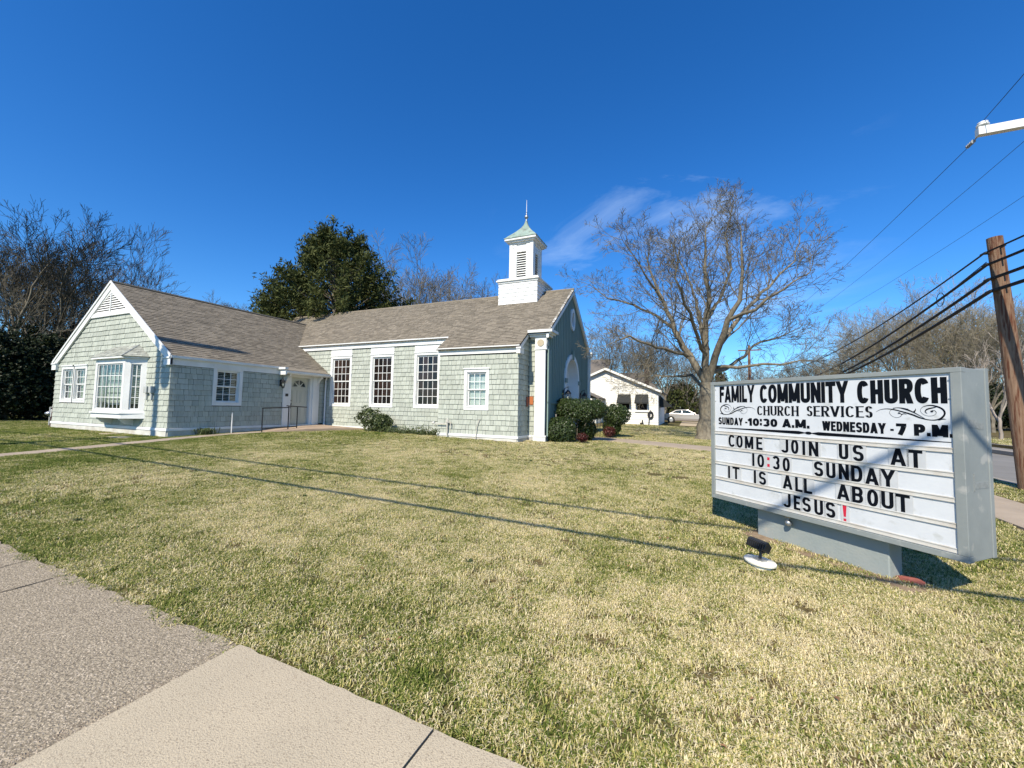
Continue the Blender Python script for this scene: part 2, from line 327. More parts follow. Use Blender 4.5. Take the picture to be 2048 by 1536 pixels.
# ------------------------------------------------------------------ ground
XK0, XK1 = 6.0, 13.4        # kerbs of the side street
def G0(x, y): return -1.55+.018*min(max(y-1.65, -30), 12)+.3*max(0, math.tanh(-x/12))
def G(x, y):
    z = G0(x, y)
    if XK0+.16 <= x <= XK1-.16: z = min(z, G0(XK0, y)-.2)
    return z
def ground():
    xs = sorted(set([-600, -300, -150, -90, -60, -45]+[round(-36+.9*i, 3) for i in range(46)]+[XK0, XK0+.155, XK0+.16, 8, 10, 12, XK1-.16, XK1-.155, XK1, 16, 20, 26, 34, 50, 80, 150, 300, 600]))
    ys = sorted(set([-300, -100, -40, -20, -10, -6]+[-4+.9*i for i in range(50)]+[45, 50, 60, 75, 100, 150, 250, 400, 700, 1200]))
    mb = MB()
    for y in ys:
        for x in xs: mb.v.append((x, y, G(x, y)))
    nx = len(xs)
    for j in range(len(ys)-1):
        for i in range(nx-1): a = j*nx+i; mb.f.append((a, a+1, a+1+nx, a+nx))
    struct(mb.build('ground', m_turf, smooth=False))
ground()
def strip(name, pts, mat, lift=.012, thick=.12, kind=True, parent=None):
    """ground slab following the terrain: pts is a closed outline (x,y)"""
    mb = MB(); top = [(x, y, G0(x, y)+lift) for x, y in pts]; mb.prism([(x, y, z-thick) for x, y, z in top], (0, 0, thick)); o = mb.build(name, mat, parent)
    if kind: struct(o)
    return o
sw = bpy.data.objects.new('sidewalk', None); COL.objects.link(sw); struct(sw)
rng = random.Random(4)
def jag(x0, x1, y, n, amp):
    out = []
    for i in range(n+1):
        x = lerp(x0, x1, i/n); out.append((x, y+(rng.uniform(-amp, amp) if 0 < i < n else 0)))
    return out
joints = [-30, -24, -19, -14.4, -9.9, -6.6, -2.5, -1.09, .3, 1.7, 3.9]
for a, b in zip(joints, joints[1:]):
    m = m_conc_old if b <= -2.4 else m_conc_new; am = .022 if b <= -2.4 else .008
    n = max(2, int((b-a)/.09)); pts = [(a+.006, .0), (b-.006, .0)]+jag(a+.006, b-.006, 1.655, n, am)[::-1]
    strip('slab', pts, m, lift=.03 if b > -2.4 else .018, parent=sw, kind=False)
strip('slab', [(3.905, -1.2), (4.9, -1.2), (4.9, 1.66), (3.905, 1.66)], m_conc_new, lift=.03, parent=sw, kind=False)
y = 1.67
while y < 42:
    strip('slab', [(3.905, y), (4.87, y), (4.87, y+1.48), (3.905, y+1.48)], m_path, lift=.03, parent=sw, kind=False); y += 1.49
    if y < 3: y = 1.67+1.49
def crack(pts, w, lift, mat):
    mb = MB(); q = []
    for i in range(len(pts)-1):
        for k in range(9): t = k/9; q.append((lerp(pts[i][0], pts[i+1][0], t)+rng.gauss(0, .008), lerp(pts[i][1], pts[i+1][1], t)+rng.gauss(0, .008)))
    q.append(pts[-1])
    for a, b in zip(q, q[1:]):
        ww = w*rng.uniform(.3, 1.1); dx, dy = b[0]-a[0], b[1]-a[1]; n = math.hypot(dx, dy) or 1; nx_, ny_ = -dy/n*ww/2, dx/n*ww/2
        mb.poly([(x, y, G0(x, y)+lift) for x, y in ((a[0]+nx_, a[1]+ny_), (b[0]+nx_, b[1]+ny_), (b[0]-nx_, b[1]-ny_), (a[0]-nx_, a[1]-ny_))])
    return mb.build('crack', mat, sw)
m_crack = M('crack_dirt', (.05, .04, .03), .95)
crack([(-4.85, .0), (-4.70, .8), (-4.62, 1.64)], .012, .022, m_crack); crack([(-5.6, .3), (-5.2, 1.0), (-5.3, 1.64)], .008, .022, m_crack); crack([(-3.3, .1), (-2.9, .5), (-2.52, .62)], .007, .022, m_crack)
mb = MB()       # loose grit along the joint and on the worn slab
for k in range(900):
    if k < 420: y = rng.uniform(0, 1.62); x = -2.52-abs(rng.gauss(0, .05)); r_ = rng.uniform(.002, .007)*(1.4-y*.5)
    elif k < 700: x, y = rng.uniform(-6.6, -2.55), rng.uniform(0, 1.6); r_ = rng.uniform(.0015, .004)
    else: x = rng.uniform(-7, -.2); y = 1.62-abs(rng.gauss(0, .03)); r_ = rng.uniform(.002, .004)
    z = G0(x, y)+(.018 if x < -2.5 else .03); a = rng.uniform(0, 6.28); p = [(x+r_*math.cos(a+j*2.09), y+r_*math.sin(a+j*2.09), z) for j in range(3)]; i = len(mb.v); mb.v += p+[(x, y, z+r_*.9)]; mb.f += [(i, i+1, i+3), (i+1, i+2, i+3), (i+2, i, i+3)]
tag(mb.build('grit', M('pavement_grit', (.45, .37, .27), .9, (.15, .11, .08), 60, 1.), kind='stuff'), 'loose grit along the pavement joint and edges', 'grit')
# the side street with its kerbs
mb = MB(); ysr = [-6, 0, 4, 8, 12, 14, 20, 40, 80, 200]
for a, b in zip(ysr, ysr[1:]):
    mb.poly([(XK0+.1, a, G0(XK0, a)-.13), (XK1-.1, a, G0(XK0, a)-.13), (XK1-.1, b, G0(XK0, b)-.13), (XK0+.1, b, G0(XK0, b)-.13)])
struct(mb.build('side_street', m_asph))
def kerb(x0, x1, ya, yb, name='kerb'):
    mb = MB(); y = ya
    while y < yb:
        y2 = min(y+3, yb)
        mb.prism([(x0, y, G0(x0, y)-.25), (x1, y, G0(x0, y)-.25), (x1, y2-.01, G0(x0, y2)-.25), (x0, y2-.01, G0(x0, y2)-.25)], (0, 0, .27)); y = y2
    struct(mb.build(name, m_kerb))
kerb(XK0, XK0+.15, -3, 80); kerb(XK1-.15, XK1, -3, 21.6); kerb(XK1-.15, XK1, 25, 80)
strip('driveway_apron', [(XK1-.1, 21.6), (XK1+8, 21.2), (XK1+8, 25.6), (XK1-.1, 25)], m_path, lift=.012)
mb = MB(); mb.prism([(10.9, 20.7, -1.45), (11.15, 20.7, -1.45), (11.5, 23, -1.45), (11.0, 23, -1.45)], (0, 0, .14)); struct(mb.build('traffic_island_kerb', m_kerb))
# front path: from the side sidewalk to the church door
strip('front_walk', [(-4.2, 16.0), (-2.5, 15.95), (.7, 14.85), (3.9, 14.3), (3.9, 15.9), (.7, 16.8), (-3.0, 17.85), (-4.2, 17.9)], m_path, lift=.02)
# narrow path on the left, from the street past the wing to its side door
cl = [(-13.4, 1.66), (-13.86, 3.65), (-14.2, 5.15), (-14.86, 7.35), (-15.2, 9.0), (-15.2, 10.6)]
lf = []; rt = []
for i, (x, y) in enumerate(cl):
    a = cl[max(i-1, 0)]; b = cl[min(i+1, len(cl)-1)]; dx, dy = b[0]-a[0], b[1]-a[1]; n = math.hypot(dx, dy); w = .30
    lf.append((x-dy/n*w, y+dx/n*w)); rt.append((x+dy/n*w, y-dx/n*w))
pth = bpy.data.objects.new('side_path', None); COL.objects.link(pth); struct(pth)
for i in range(len(cl)-1):
    strip('slab', [rt[i], rt[i+1], lf[i+1], lf[i]], m_path, lift=.02, parent=pth, kind=False)
# landing / ramp up to the side door
mb = MB()
pl = [(-15.5, 10.62, .02), (-14.9, 10.62, .02), (-14.2, 11.6, .10), (-13.6, 12.7, .10), (-13.0, 13.6, .06), (-15.82, 13.6, .13), (-15.82, 11.6, .12)]
top = [(x, y, G0(x, y)+h) for x, y, h in pl]; cx = sum(p[0] for p in top)/len(top); cy = sum(p[1] for p in top)/len(top)
c = (-15.0, 12.4, G0(-15, 12.4)+.125)
for i in range(len(top)):
    a, b = top[i], top[(i+1) % len(top)]; mb.poly([c, a, b]); mb.poly([a, (a[0], a[1], -1.5), (b[0], b[1], -1.5), b])
struct(mb.build('door_landing', M('worn_tan_concrete', (.40, .30, .21), .9, (.30, .22, .16), 2, .7, .3, 60)))
for (x, y, w, d) in ((-18.45, 7.3, .5, .42), (-16.7, 6.85, .75, .4)):
    mb = MB(); z = G0(x, y); mb.prism([(x-w/2, y-d/2, z-.05), (x+w/2, y-d/2+.03, z-.05), (x+w/2-.03, y+d/2, z-.05), (x-w/2+.02, y+d/2-.02, z-.05)], (0, 0, .075))
    tag(mb.build('stepping_stone', m_conc_new, origin=(x, y, z)), 'pale flat paving stone in the grass, '+('farther left, beneath the bay window' if x < -18 else 'right one, close to the wing corner'), 'paving stone', 'paving stones before the bay window')

# ------------------------------------------------------------------ the church
FRONT = lambda y: ((0, y), (1, 0), (0, -1))     # wall facing the lawn, u = X
SIDE = lambda x: ((x, 0), (0, 1), (1, 0))       # wall facing the side street, u = Y
XW, XWL, YG, XM = -15.825, -24.177, 7.679, -20.0
ZWR, ZWE, XWE = 4.495, 1.533, -15.705
SWG = (ZWR-ZWE)/(XWE-XM)
YN, YA, YB, XA = 13.923, 13.091, 14.09, -5.526
YM, ZNR, ZNE, YNE = 17.186, 5.294, 2.815, 13.773
SNV = (ZNR-ZNE)/(YM-YNE)
XF, YF0, YF1 = -4.75, 14.0, 20.55
FL = -.92
church = thing('church', 'sage green shingled church with white trim, brown roof, left wing and white belfry', 'church', (-12, 13, -1.15))
def roofN(y): return ZNR-SNV*abs(y-YM)
def roofW(x): return ZWR-SWG*abs(x-XM)
def fpt(fr, u, z, d=0):
    (ox, oy), (ux, uy), (nx, ny) = fr; return (ox+ux*u+nx*d, oy+uy*u+ny*d, z)
def wall(fr, u0, u1, z0, z1, holes=(), th=.12, parent=church, name='wall', mat=None, top=None):
    """wall slab with window openings; top(u) clips a gable"""
    mb = MB(); us = sorted({u0, u1, *[h[0] for h in holes], *[h[1] for h in holes]}); zs = sorted({z0, z1, *[h[2] for h in holes], *[h[3] for h in holes]})
    for a, b in zip(us, us[1:]):
        for c, d in zip(zs, zs[1:]):
            um, zm = (a+b)/2, (c+d)/2
            if any(h[0] < um < h[1] and h[2] < zm < h[3] for h in holes): continue
            mb.fbox(fr, a, b, c, d, -th, 0)
    if top: mb.fprism(fr, top, -th, 0)
    return mb.build(name, mat or m_sheath, parent)
EXPO = .186
def shingle_wall(fr, u0, u1, z0, z1, holes, out, limit_fn=None, seed=1, expo=EXPO):
    r = random.Random(seed); z = z0; (ox, oy), (ux, uy), (nx, ny) = fr
    while z < z1-.02:
        h = min(expo, z1-z); a, b = u0, u1
        if limit_fn:
            a, b = limit_fn(z+h*.6); a = max(a, u0); b = min(b, u1)
        u = a+r.uniform(-.1, 0)
        while u < b:
            w = r.choice((.13, .16, .19, .22, .26, .30, .33)); s, e = max(u, a), min(u+w-.009, b); u += w
            if e-s < .03: continue
            segs = [(s, e)]
            for hh in holes:
                if hh[2] < z+h*.55 < hh[3]:
                    ns = []
                    for (p, q) in segs:
                        if q <= hh[0] or p >= hh[1]: ns.append((p, q)); continue
                        if p < hh[0]: ns.append((p, hh[0]))
                        if q > hh[1]: ns.append((hh[1], q))
                    segs = ns
            for (p, q) in segs:
                if q-p < .02: continue
                dz = r.uniform(-.005, .004); zz = z+dz; hh2 = h-.006-dz
                if zz+hh2 > z1: hh2 = z1-zz
                out.append((fpt(fr, p, zz), (ux*(q-p), uy*(q-p), r.uniform(-.002, .002)), (0, 0, hh2), (nx*(.026+.008*(len(out) % 5)/5), ny*(.026+.008*(len(out) % 5)/5), 0)))
        z += expo
shingles = []
def pad(h, c=.10): return (h[0]-c, h[1]+c, h[2]-c, h[3]+c)
# openings (clear, inside the casing)
CAS = .115
def opening(b): return (b[0]+CAS, b[1]-CAS, b[2]+CAS, b[3]-CAS)
dbl = (-23.586, -21.48, -.116, 1.34); winR = (8.981, 10.031, -.125, 1.289)
tall = [(-15.485, -14.176, -.099, 2.245), (-13.065, -11.755, -.099, 2.245), (-10.655, -9.345, -.099, 2.245)]
small = (-7.708, -6.664, -.122, 1.398)
dl = (dbl[0], (dbl[0]+dbl[1])/2+.03, dbl[2], dbl[3]); dr = ((dbl[0]+dbl[1])/2-.03, dbl[1], dbl[2], dbl[3])
doorW = (12.10, 13.10, FL, 1.20)
baywall = (-20.05, -17.30, -.35, 1.40)
# walls
wall(FRONT(YG), XWL, XW, -1.6, 1.45, [opening(dl), opening(dr), baywall], top=[(XWL, 1.45), (XW, 1.45), (XW, roofW(XW)-.03), (XM, ZWR-.06), (XWL, roofW(XWL)-.03)])
wall(SIDE(XW), YG+.12, YN, -1.6, 1.50, [opening(winR), doorW], name='wall')
wall(FRONT(YN), -19, -8.83, -1.6, 2.75, [opening(t) for t in tall])
wall(FRONT(YA), -8.83, XA, -1.6, 2.22, [opening(small)])
wall(SIDE(XA), YA+.12, YB-.005, -1.6, 2.20, th=.10)
wall(((-8.83+.0, 0), (0, 1), (-1, 0)), YA+.12, YN-.125, -1.6, 2.20)
mb = MB(); mb.prism([(XA-.10, YA+.13, 2.2), (XA-.10, YB, 2.2), (XA-.10, YB, roofN(YB)-.05), (XA-.10, YA+.13, roofN(YA+.13)-.05)], (.10, 0, 0)); mb.build('wall', m_sheath, church)
wall(FRONT(YB), XA, XF, -1.6, 2.72)
wall(((-24.5, 0), (0, 1), (-1, 0)), YN, YF1, -1.6, 2.7); wall(((XWL, 0), (0, 1), (-1, 0)), YG+.12, YN, -1.6, 1.45)
wall(((0, YF1), (1, 0), (0, 1)), -24.5, XF-.12, -1.6, 2.7)
# shingles
zb = FL+.03
wl = lambda z: ((XWL, XW) if z < 1.5 else (XM-(ZWR-z-.10)/SWG, XM+(ZWR-z-.10)/SWG))
shingle_wall(FRONT(YG), XWL, XW+.02, zb, 3.22, [pad(dbl, 0), baywall], shingles, wl, 1)
shingle_wall(SIDE(XW), YG-.02, 11.74, zb, 1.22, [pad(winR, 0)], shingles, seed=2)
shingle_wall(SIDE(XW), 13.58, YN, zb, 1.22, [], shingles, seed=3)
shingle_wall(FRONT(YN), -17.7, -8.83, zb-.10, 2.58, [pad(t, 0)[:3]+(2.7,) for t in tall], shingles, lambda z: (max(-17.75, XM+(ZWR-z-.16)/SWG) if z > 1.3 else XW, -8.83), 4)
shingle_wall(FRONT(YA), -8.83, XA+.02, -1.03, 1.93, [pad(small, 0)], shingles, seed=5)
shingle_wall(SIDE(XA), YA-.02, YB-.02, -1.03, 2.75, [], shingles, lambda z: (max(YA-.02, YM-(ZNR-z-.14)/SNV), YB), 6)
shingle_wall(FRONT(YB), XA+.025, -5.2, -1.05, 2.62, [], shingles, seed=7)
pieces('shingle', 'wedge', shingles, church, m_shingle, 300, 'shingle_field')
# foundation and water table
mb = MB()
for fr, a, b, zt in ((FRONT(YG), XWL, XW, -.94), (SIDE(XW), YG, 11.7, -.94), (FRONT(YN), -15.8, -8.83, -1.02), (FRONT(YA), -8.83, XA, -1.05), (SIDE(XA), YA, YB, -1.05), (FRONT(YB), XA, -5.2, -1.05)):
    mb.fbox(fr, a, b, -1.62, zt-.055, .001, .035)
mb.build('foundation', m_found, church)
for fr, a, b, zt in ((FRONT(YG), XWL-.03, XW+.05, -.92), (SIDE(XW), YG-.05, 11.7, -.92), (FRONT(YN), -15.8, -8.86, -1.0), (FRONT(YA), -8.86, XA+.05, -1.03), (SIDE(XA), YA-.05, YB, -1.03), (FRONT(YB), XA+.002, -5.2, -1.03)):
    m2 = MB(); m2.fbox(fr, a, b, zt-.07, zt, .002, .055); m2.fbox(fr, a, b, zt, zt+.02, .002, .042); m2.build('water_table', m_white, church)
# windows -------------------------------------------------------------
def window(fr, b, cols, rows, back='blind', parent=church, cas=CAS, pane_mat=None, seed=0, head=True, name='window', deep=.10):
    u0, u1, z0, z1 = b; a, c, d, e = u0+cas, u1-cas, z0+cas, z1-cas
    mb = MB()
    mb.fbox(fr, u0, a, z0, z1, .001, .034); mb.fbox(fr, c, u1, z0, z1, .001, .034); mb.fbox(fr, a, c, e, z1, .001, .033)
    mb.fbox(fr, a, c, z0, d, .001, .033)
    if head: mb.fbox(fr, u0-.03, u1+.03, z1, z1+.045, .001, .065)
    w = mb.build(name, m_white, parent)
    s = MB(); s.fbox(fr, a, c, d-.02, d+.012, -.09, .045); s.build('sill', m_white, w)
    j = MB()
    for p, q, r_, t in ((a, a+.02, d, e), (c-.02, c, d, e), (a+.02, c-.02, e-.02, e)): j.fbox(fr, p, q, r_, t, -.10, -.002)
    j.build('jamb', m_white, w)
    a += .02; c -= .02; e -= .02; d += .012; mid = (d+e)/2; st = .045
    for (lo, hi, dp, rr) in ((d, mid+.015, -.06, rows-rows//2), (mid-.015, e, -.03, rows//2)):
        f = MB(); f.fbox(fr, a, a+st, lo, hi, dp-.025, dp); f.fbox(fr, c-st, c, lo, hi, dp-.025, dp); f.fbox(fr, a+st, c-st, lo, lo+st, dp-.025, dp+.001); f.fbox(fr, a+st, c-st, hi-st, hi, dp-.025, dp+.001)
        f.build('sash', m_white, w)
        ia, ic, il, ih = a+st, c-st, lo+st, hi-st; mw = .011
        g = MB()
        for k in range(1, cols): x = lerp(ia, ic, k/cols); g.fbox(fr, x-mw, x+mw, il, ih, dp-.018, dp-.002)
        for k in range(1, rr): z = lerp(il, ih, k/rr); g.fbox(fr, ia, ic, z-mw, z+mw, dp-.0185, dp-.0025)
        g.build('muntin', m_white, w)
        for i in range(cols):
            for k in range(rr):
                p = MB(); p.fbox(fr, lerp(ia, ic, i/cols)+mw*.6, lerp(ia, ic, (i+1)/cols)-mw*.6, lerp(il, ih, k/rr)+mw*.6, lerp(il, ih, (k+1)/rr)-mw*.6, dp-.014, dp-.010)
                p.build('pane', pane_mat or m_glass, w)
    r = MB(); r.fbox(fr, a, c, d, e, -.5, -.49)
    for p, q, s_, t in ((a-.02, a, d, e), (c, c+.02, d, e)): r.fbox(fr, p, q, s_, t, -.5, -.12)
    r.fbox(fr, a-.02, c+.02, e, e+.02, -.5, -.12); r.fbox(fr, a-.02, c+.02, d-.02, d, -.5, -.12)
    r.build('recess', m_dark, w)
    if back == 'blind':
        bl = MB(); z = d+.05
        (ox, oy), (ux, uy), (nx, ny) = fr
        while z < e:
            p = fpt(fr, a+.02, z, -.15); q = fpt(fr, c-.02, z, -.15)
            bl.poly([(p[0], p[1], z), (q[0], q[1], z), (q[0]-nx*.03, q[1]-ny*.03, z+.035), (p[0]-nx*.03, p[1]-ny*.03, z+.035)]); z += .062
        bl.build('blind', m_blind, w)
    elif back == 'curtain':
        bl = MB(); bl.fbox(fr, a, c, d, e, -.14, -.13); bl.build('curtain', m_curtain, w)
    return w
window(FRONT(YG), dl, 3, 4, 'blind'); window(FRONT(YG), dr, 3, 4, 'blind')
window(SIDE(XW), winR, 3, 4, 'blind')
for t in tall:
    window(FRONT(YN), t, 4, 6, None, pane_mat=m_brownpane, head=False)
    h = MB(); h.fbox(FRONT(YN), t[0]+.0, t[1], t[3]+.002, 2.57, .001, .028); h.fbox(FRONT(YN), t[0]-.02, t[1]+.02, t[3]-.01, t[3]+.03, .035, .06); h.build('header_panel', m_white, church)
window(FRONT(YA), small, 3, 4, 'curtain')
# bay window ----------------------------------------------------------
bx0, bx1, by, bz0, bz1 = -19.68, -17.684, 7.23, -.406, 1.456
bay = MB(); BF = FRONT(by)
c_ = .13
bay.fbox(BF, bx0, bx0+c_, bz0, bz1, -.12, 0); bay.fbox(BF, bx1-c_, bx1, bz0, bz1, -.12, 0); bay.fbox(BF, bx0+c_, bx1-c_, bz1-.17, bz1, -.12, -.001); bay.fbox(BF, bx0+c_, bx1-c_, bz0, bz0+.09, -.12, -.001)
sq = math.sqrt(.5); BR_ = ((bx1, by), (sq, sq), (sq, -sq)); BL_ = ((bx0-.449, by+.449), (sq, -sq), (-sq, -sq)); ln = .449/sq
for F2 in (BR_, BL_):
    bay.fbox(F2, 0.002, .17, bz0, bz1, -.10, -.002); bay.fbox(F2, ln-.17, ln, bz0, bz1, -.10, -.002); bay.fbox(F2, .17, ln-.17, bz1-.19, bz1, -.10, -.003); bay.fbox(F2, .17, ln-.17, bz0, bz0+.10, -.10, -.003)
bayo = bay.build('bay_window', m_white, church)
def bay_glass(F2, a, b, z0, z1, cols, rows, parent):
    f = MB(); st = .04
    f.fbox(F2, a, a+st, z0, z1, -.07, -.035); f.fbox(F2, b-st, b, z0, z1, -.07, -.035); f.fbox(F2, a+st, b-st, z0, z0+st, -.07, -.036); f.fbox(F2, a+st, b-st, z1-st, z1, -.07, -.036); f.build('sash', m_white, parent)
    a += st; b -= st; z0 += st; z1 -= st; g = MB(); mw = .012
    for k in range(1, cols): x = lerp(a, b, k/cols); g.fbox(F2, x-mw, x+mw, z0, z1, -.062, -.04)
    for k in range(1, rows): z = lerp(z0, z1, k/rows); g.fbox(F2, a, b, z-mw, z+mw, -.0625, -.0405)
    g.build('muntin', m_white, parent)
    for i in range(cols):
        for k in range(rows):
            p = MB(); p.fbox(F2, lerp(a, b, i/cols)+.008, lerp(a, b, (i+1)/cols)-.008, lerp(z0, z1, k/rows)+.008, lerp(z0, z1, (k+1)/rows)-.008, -.055, -.051); p.build('pane', m_glass, parent)
bay_glass(BF, bx0+c_, bx1-c_, bz0+.09, bz1-.17, 6, 4, bayo)
bay_glass(BR_, .17, ln-.17, bz0+.10, bz1-.19, 2, 4, bayo); bay_glass(BL_, .17, ln-.17, bz0+.10, bz1-.19, 2, 4, bayo)
mb = MB(); mb.poly([(bx0-.3, YG+.4, bz0), (bx1+.3, YG+.4, bz0), (bx1+.3, YG+.4, bz1), (bx0-.3, YG+.4, bz1)])
mb.poly([(bx0-.4, YG+.4, bz0+.002), (bx1+.4, YG+.4, bz0+.002), (bx1, by+.1, bz0+.002), (bx0, by+.1, bz0+.002)]); mb.build('room', M('dim_room', (.16, .15, .13), .9, (.06, .05, .045), 1.5, .9), bayo)
mb = MB()
for k in range(7):     # half-drawn inner shade boards seen behind the glass
    z = bz0+.25+k*.22; mb.box(bx0+.2, bx0+.2+.9+.15*(k % 3), by+.3, by+.31, z, z+.17)
mb.build('shade', m_blind, bayo)
mb = MB(); z = bz0+.3
while z < bz1-.2: mb.fbox(BR_, .19, ln-.19, z, z+.03, -.13, -.12); z += .07
mb.build('blind', m_blind, bayo)
out = [(bx0-.5, YG), (bx0-.03, by-.03), (bx1+.03, by-.03), (bx1+.5, YG)]
def bslab(o, z, t): return MB().prism([(x, y, z) for x, y in o], (0, 0, t))
bslab([(x, y-(.05 if y < 7.5 else 0)) for x, y in out], bz0-.05, .05).build('bay_sill', m_white, bayo)
bslab(out, bz0-.21, .16).build('bay_apron', m_white, bayo)
bslab([(x, y-(.09 if y < 7.5 else 0)) for x, y in out], bz1, .06).build('bay_cornice', m_white, bayo)
for xx in (bx0+.25, bx1-.25):
    mb = MB(); pr = [(YG, bz0-.21), (by+.03, bz0-.21), (by+.05, bz0-.27)]+[(lerp(by+.08, YG, k/8), bz0-.27-.20*math.sin(k/8*1.57)-.03*math.sin(k/8*6.28)) for k in range(9)]
    mb.prism([(xx-.05, y, z) for y, z in pr], (.10, 0, 0)); mb.build('bracket', m_white, bayo)
e0, e1, ez = (bx0-.55, bx0-.08), (bx1+.08, bx1+.55), bz1+.07
P = dict(a=(bx0-.6, YG, ez-.01), b=(bx0-.1, by-.13, ez-.01), c=(bx1+.1, by-.13, ez-.01), d=(bx1+.6, YG, ez-.01), t0=(bx0+.15, YG, ez+.46), t1=(bx1-.15, YG, ez+.46))
mb = MB(); mb.poly([P['b'], P['c'], P['t1'], P['t0']]); mb.poly([P['a'], P['b'], P['t0']]); mb.poly([P['c'], P['d'], P['t1']]); mb.poly([P['d'], P['c'], P['b'], P['a']])
bro = mb.build('bay_roof', m_found, bayo)
rows_ = []
for k in range(7):      # small wooden shingle courses on the bay roof
    f0, f1 = k/7, (k+1)/7
    for (A, B, T0, T1, sg) in ((P['b'], P['c'], P['t0'], P['t1'], 1), (P['c'], P['d'], P['t1'], P['t1'], 1), (P['a'], P['b'], P['t0'], P['t0'], 1)):
        A, B, T0, T1 = (Vector(q) for q in (A, B, T0, T1)); l0, r0 = A.lerp(T0, f0), B.lerp(T1, f0); n = max(1, int((r0-l0).length/.22)); up = (A.lerp(T0, f1)-l0)
        up = (T0-A)-(B-A).normalized()*((T0-A).dot((B-A).normalized())); up = up/7
        for i in range(n):
            p = l0.lerp(r0, i/n); u = (r0-l0)/n*.97; nn = u.cross(up).normalized()*.018; rows_.append((p, u, up*1.03, nn))
pieces('shingle', 'wedge', rows_, church, M('weathered_bay_shingle', (.42, .43, .37), .9, (.22, .22, .19), 8, .8, rnd=.25), 60, 'shingle_field')
mb = MB(); mb.tube([P['c'], P['t1']], .035, 4); mb.build('hip_flashing', m_metal, bayo)
# meter boxes on the gable wall
for x in (-17.08, -16.77):
    mb = MB(); mb.box(x-.10, x+.10, YG-.12, YG-.021, .27, .50); mb.box(x-.03, x+.03, YG-.08, YG-.021, .02, .27)
    tag(mb.build('meter_box', m_grey, origin=(x, YG-.05, .27), bevel=.01), 'small grey meter box on the gable wall, '+('nearer the bay window' if x < -17 else 'nearer the wing corner'), 'meter', 'meter boxes by the bay window')
# gable louvre, rake boards, fascias ---------------------------------
fr = FRONT(YG)
gz = 3.177; gh_ = (ZWR-.16-gz)/SWG
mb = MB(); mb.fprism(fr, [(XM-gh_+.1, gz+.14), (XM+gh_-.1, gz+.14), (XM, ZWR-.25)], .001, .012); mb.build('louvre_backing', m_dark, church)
sl = []
z = gz+.16
while z < ZWR-.45:
    hw = (ZWR-.32-z)/SWG
    for s in (-1, 1):
        a, b = (XM-hw, XM-.035) if s < 0 else (XM+.035, XM+hw)
        if b-a > .05: sl.append(((a, YG-.055, z), (b-a, 0, 0), (0, .028, .062), (0, -.006, .004)))
    z += .088
pieces('slat', 'box', sl, church, m_white)
mb = MB(); mb.fbox(fr, XM-gh_, XM+gh_, gz, gz+.15, .003, .07); mb.build('louvre_sill', m_white, church)
mb = MB(); mb.fbox(fr, XM-.03, XM+.03, gz+.15, ZWR-.3, .012, .066); mb.build('louvre_post', m_white, church)
for s in (-1, 1):
    x1 = XM+s*(XWE-XM)
    mb = MB(); mb.fprism(fr, [(XM, ZWR-.02), (x1, ZWE-.02), (x1, ZWE-.31), (XM, ZWR-.31)], .03, .085); mb.build('rake_board', m_white, church)
    mb = MB(); mb.fprism(fr, [(XM, ZWR-.31), (XM+s*(gh_+.02), gz), (XM+s*(gh_-.12), gz), (XM, ZWR-.42)], .02, .06); mb.build('louvre_frame', m_white, church)
    mb = MB(); mb.fprism(fr, [(XM, ZWR+.03), (x1, ZWE+.03), (x1, ZWE-.06), (XM, ZWR-.06)], .086, .115); mb.build('rake_moulding', m_white, church)
    mb = MB(); a, b = sorted((x1, XM+s*(XW-XM)-s*.25)); mb.fbox(fr, a, b, ZWE-.32, ZWE-.10, .02, .11); mb.fbox(fr, a, b, ZWE-.10, ZWE-.05, .02, .14); mb.build('cornice_return', m_white, church)
def fascia(fr, a, b, zt, h, d0, d1, crown=True, name='fascia'):
    mb = MB(); mb.fbox(fr, a, b, zt-h, zt-.04, .001, d0); 
    if crown: mb.fbox(fr, a, b, zt-.075, zt-.035, d0, d1-.02); mb.fbox(fr, a, b, zt-.04, zt, .001, d1)
    return mb.build(name, m_white, church)
fascia(SIDE(XW), YG-.08, 11.66, ZWE, .31, .05, .12)
fascia(FRONT(YN), -17.6, -8.93, ZNE, .25, .07, .16)
fascia(FRONT(YA), -8.86, XA+.06, roofN(YA-.15)-.0, .25, .06, .15)
# end of the high cornice, mitred against the low roof
mb = MB(); mb.prism([(-8.93, YN-.02, ZNE-.02), (-8.93, YN-.16, ZNE-.02), (-8.93, YN-.85, ZNE-.62), (-8.93, YN-.85, ZNE-.72), (-8.93, YN-.02, ZNE-.25)], (.07, 0, 0)); mb.build('cornice_return', m_white, church)
# rake trim of the low roof's right end, with its small return
zA = roofN(YA-.15)
mb = MB(); mb.prism([(XA+.02, YA-.14, zA-.05), (XA+.02, YB+.0, roofN(YB)-.05), (XA+.02, YB, roofN(YB)-.24), (XA+.02, YA-.14, zA-.26)], (.06, 0, 0)); mb.build('rake_board', m_white, church)
mb = MB(); mb.box(XA-.02, XA+.13, YA-.16, YA+.18, zA-.30, zA-.14); mb.box(XA-.02, XA+.16, YA-.19, YA+.14, zA-.14, zA-.08); mb.build('cornice_return', m_white, church)
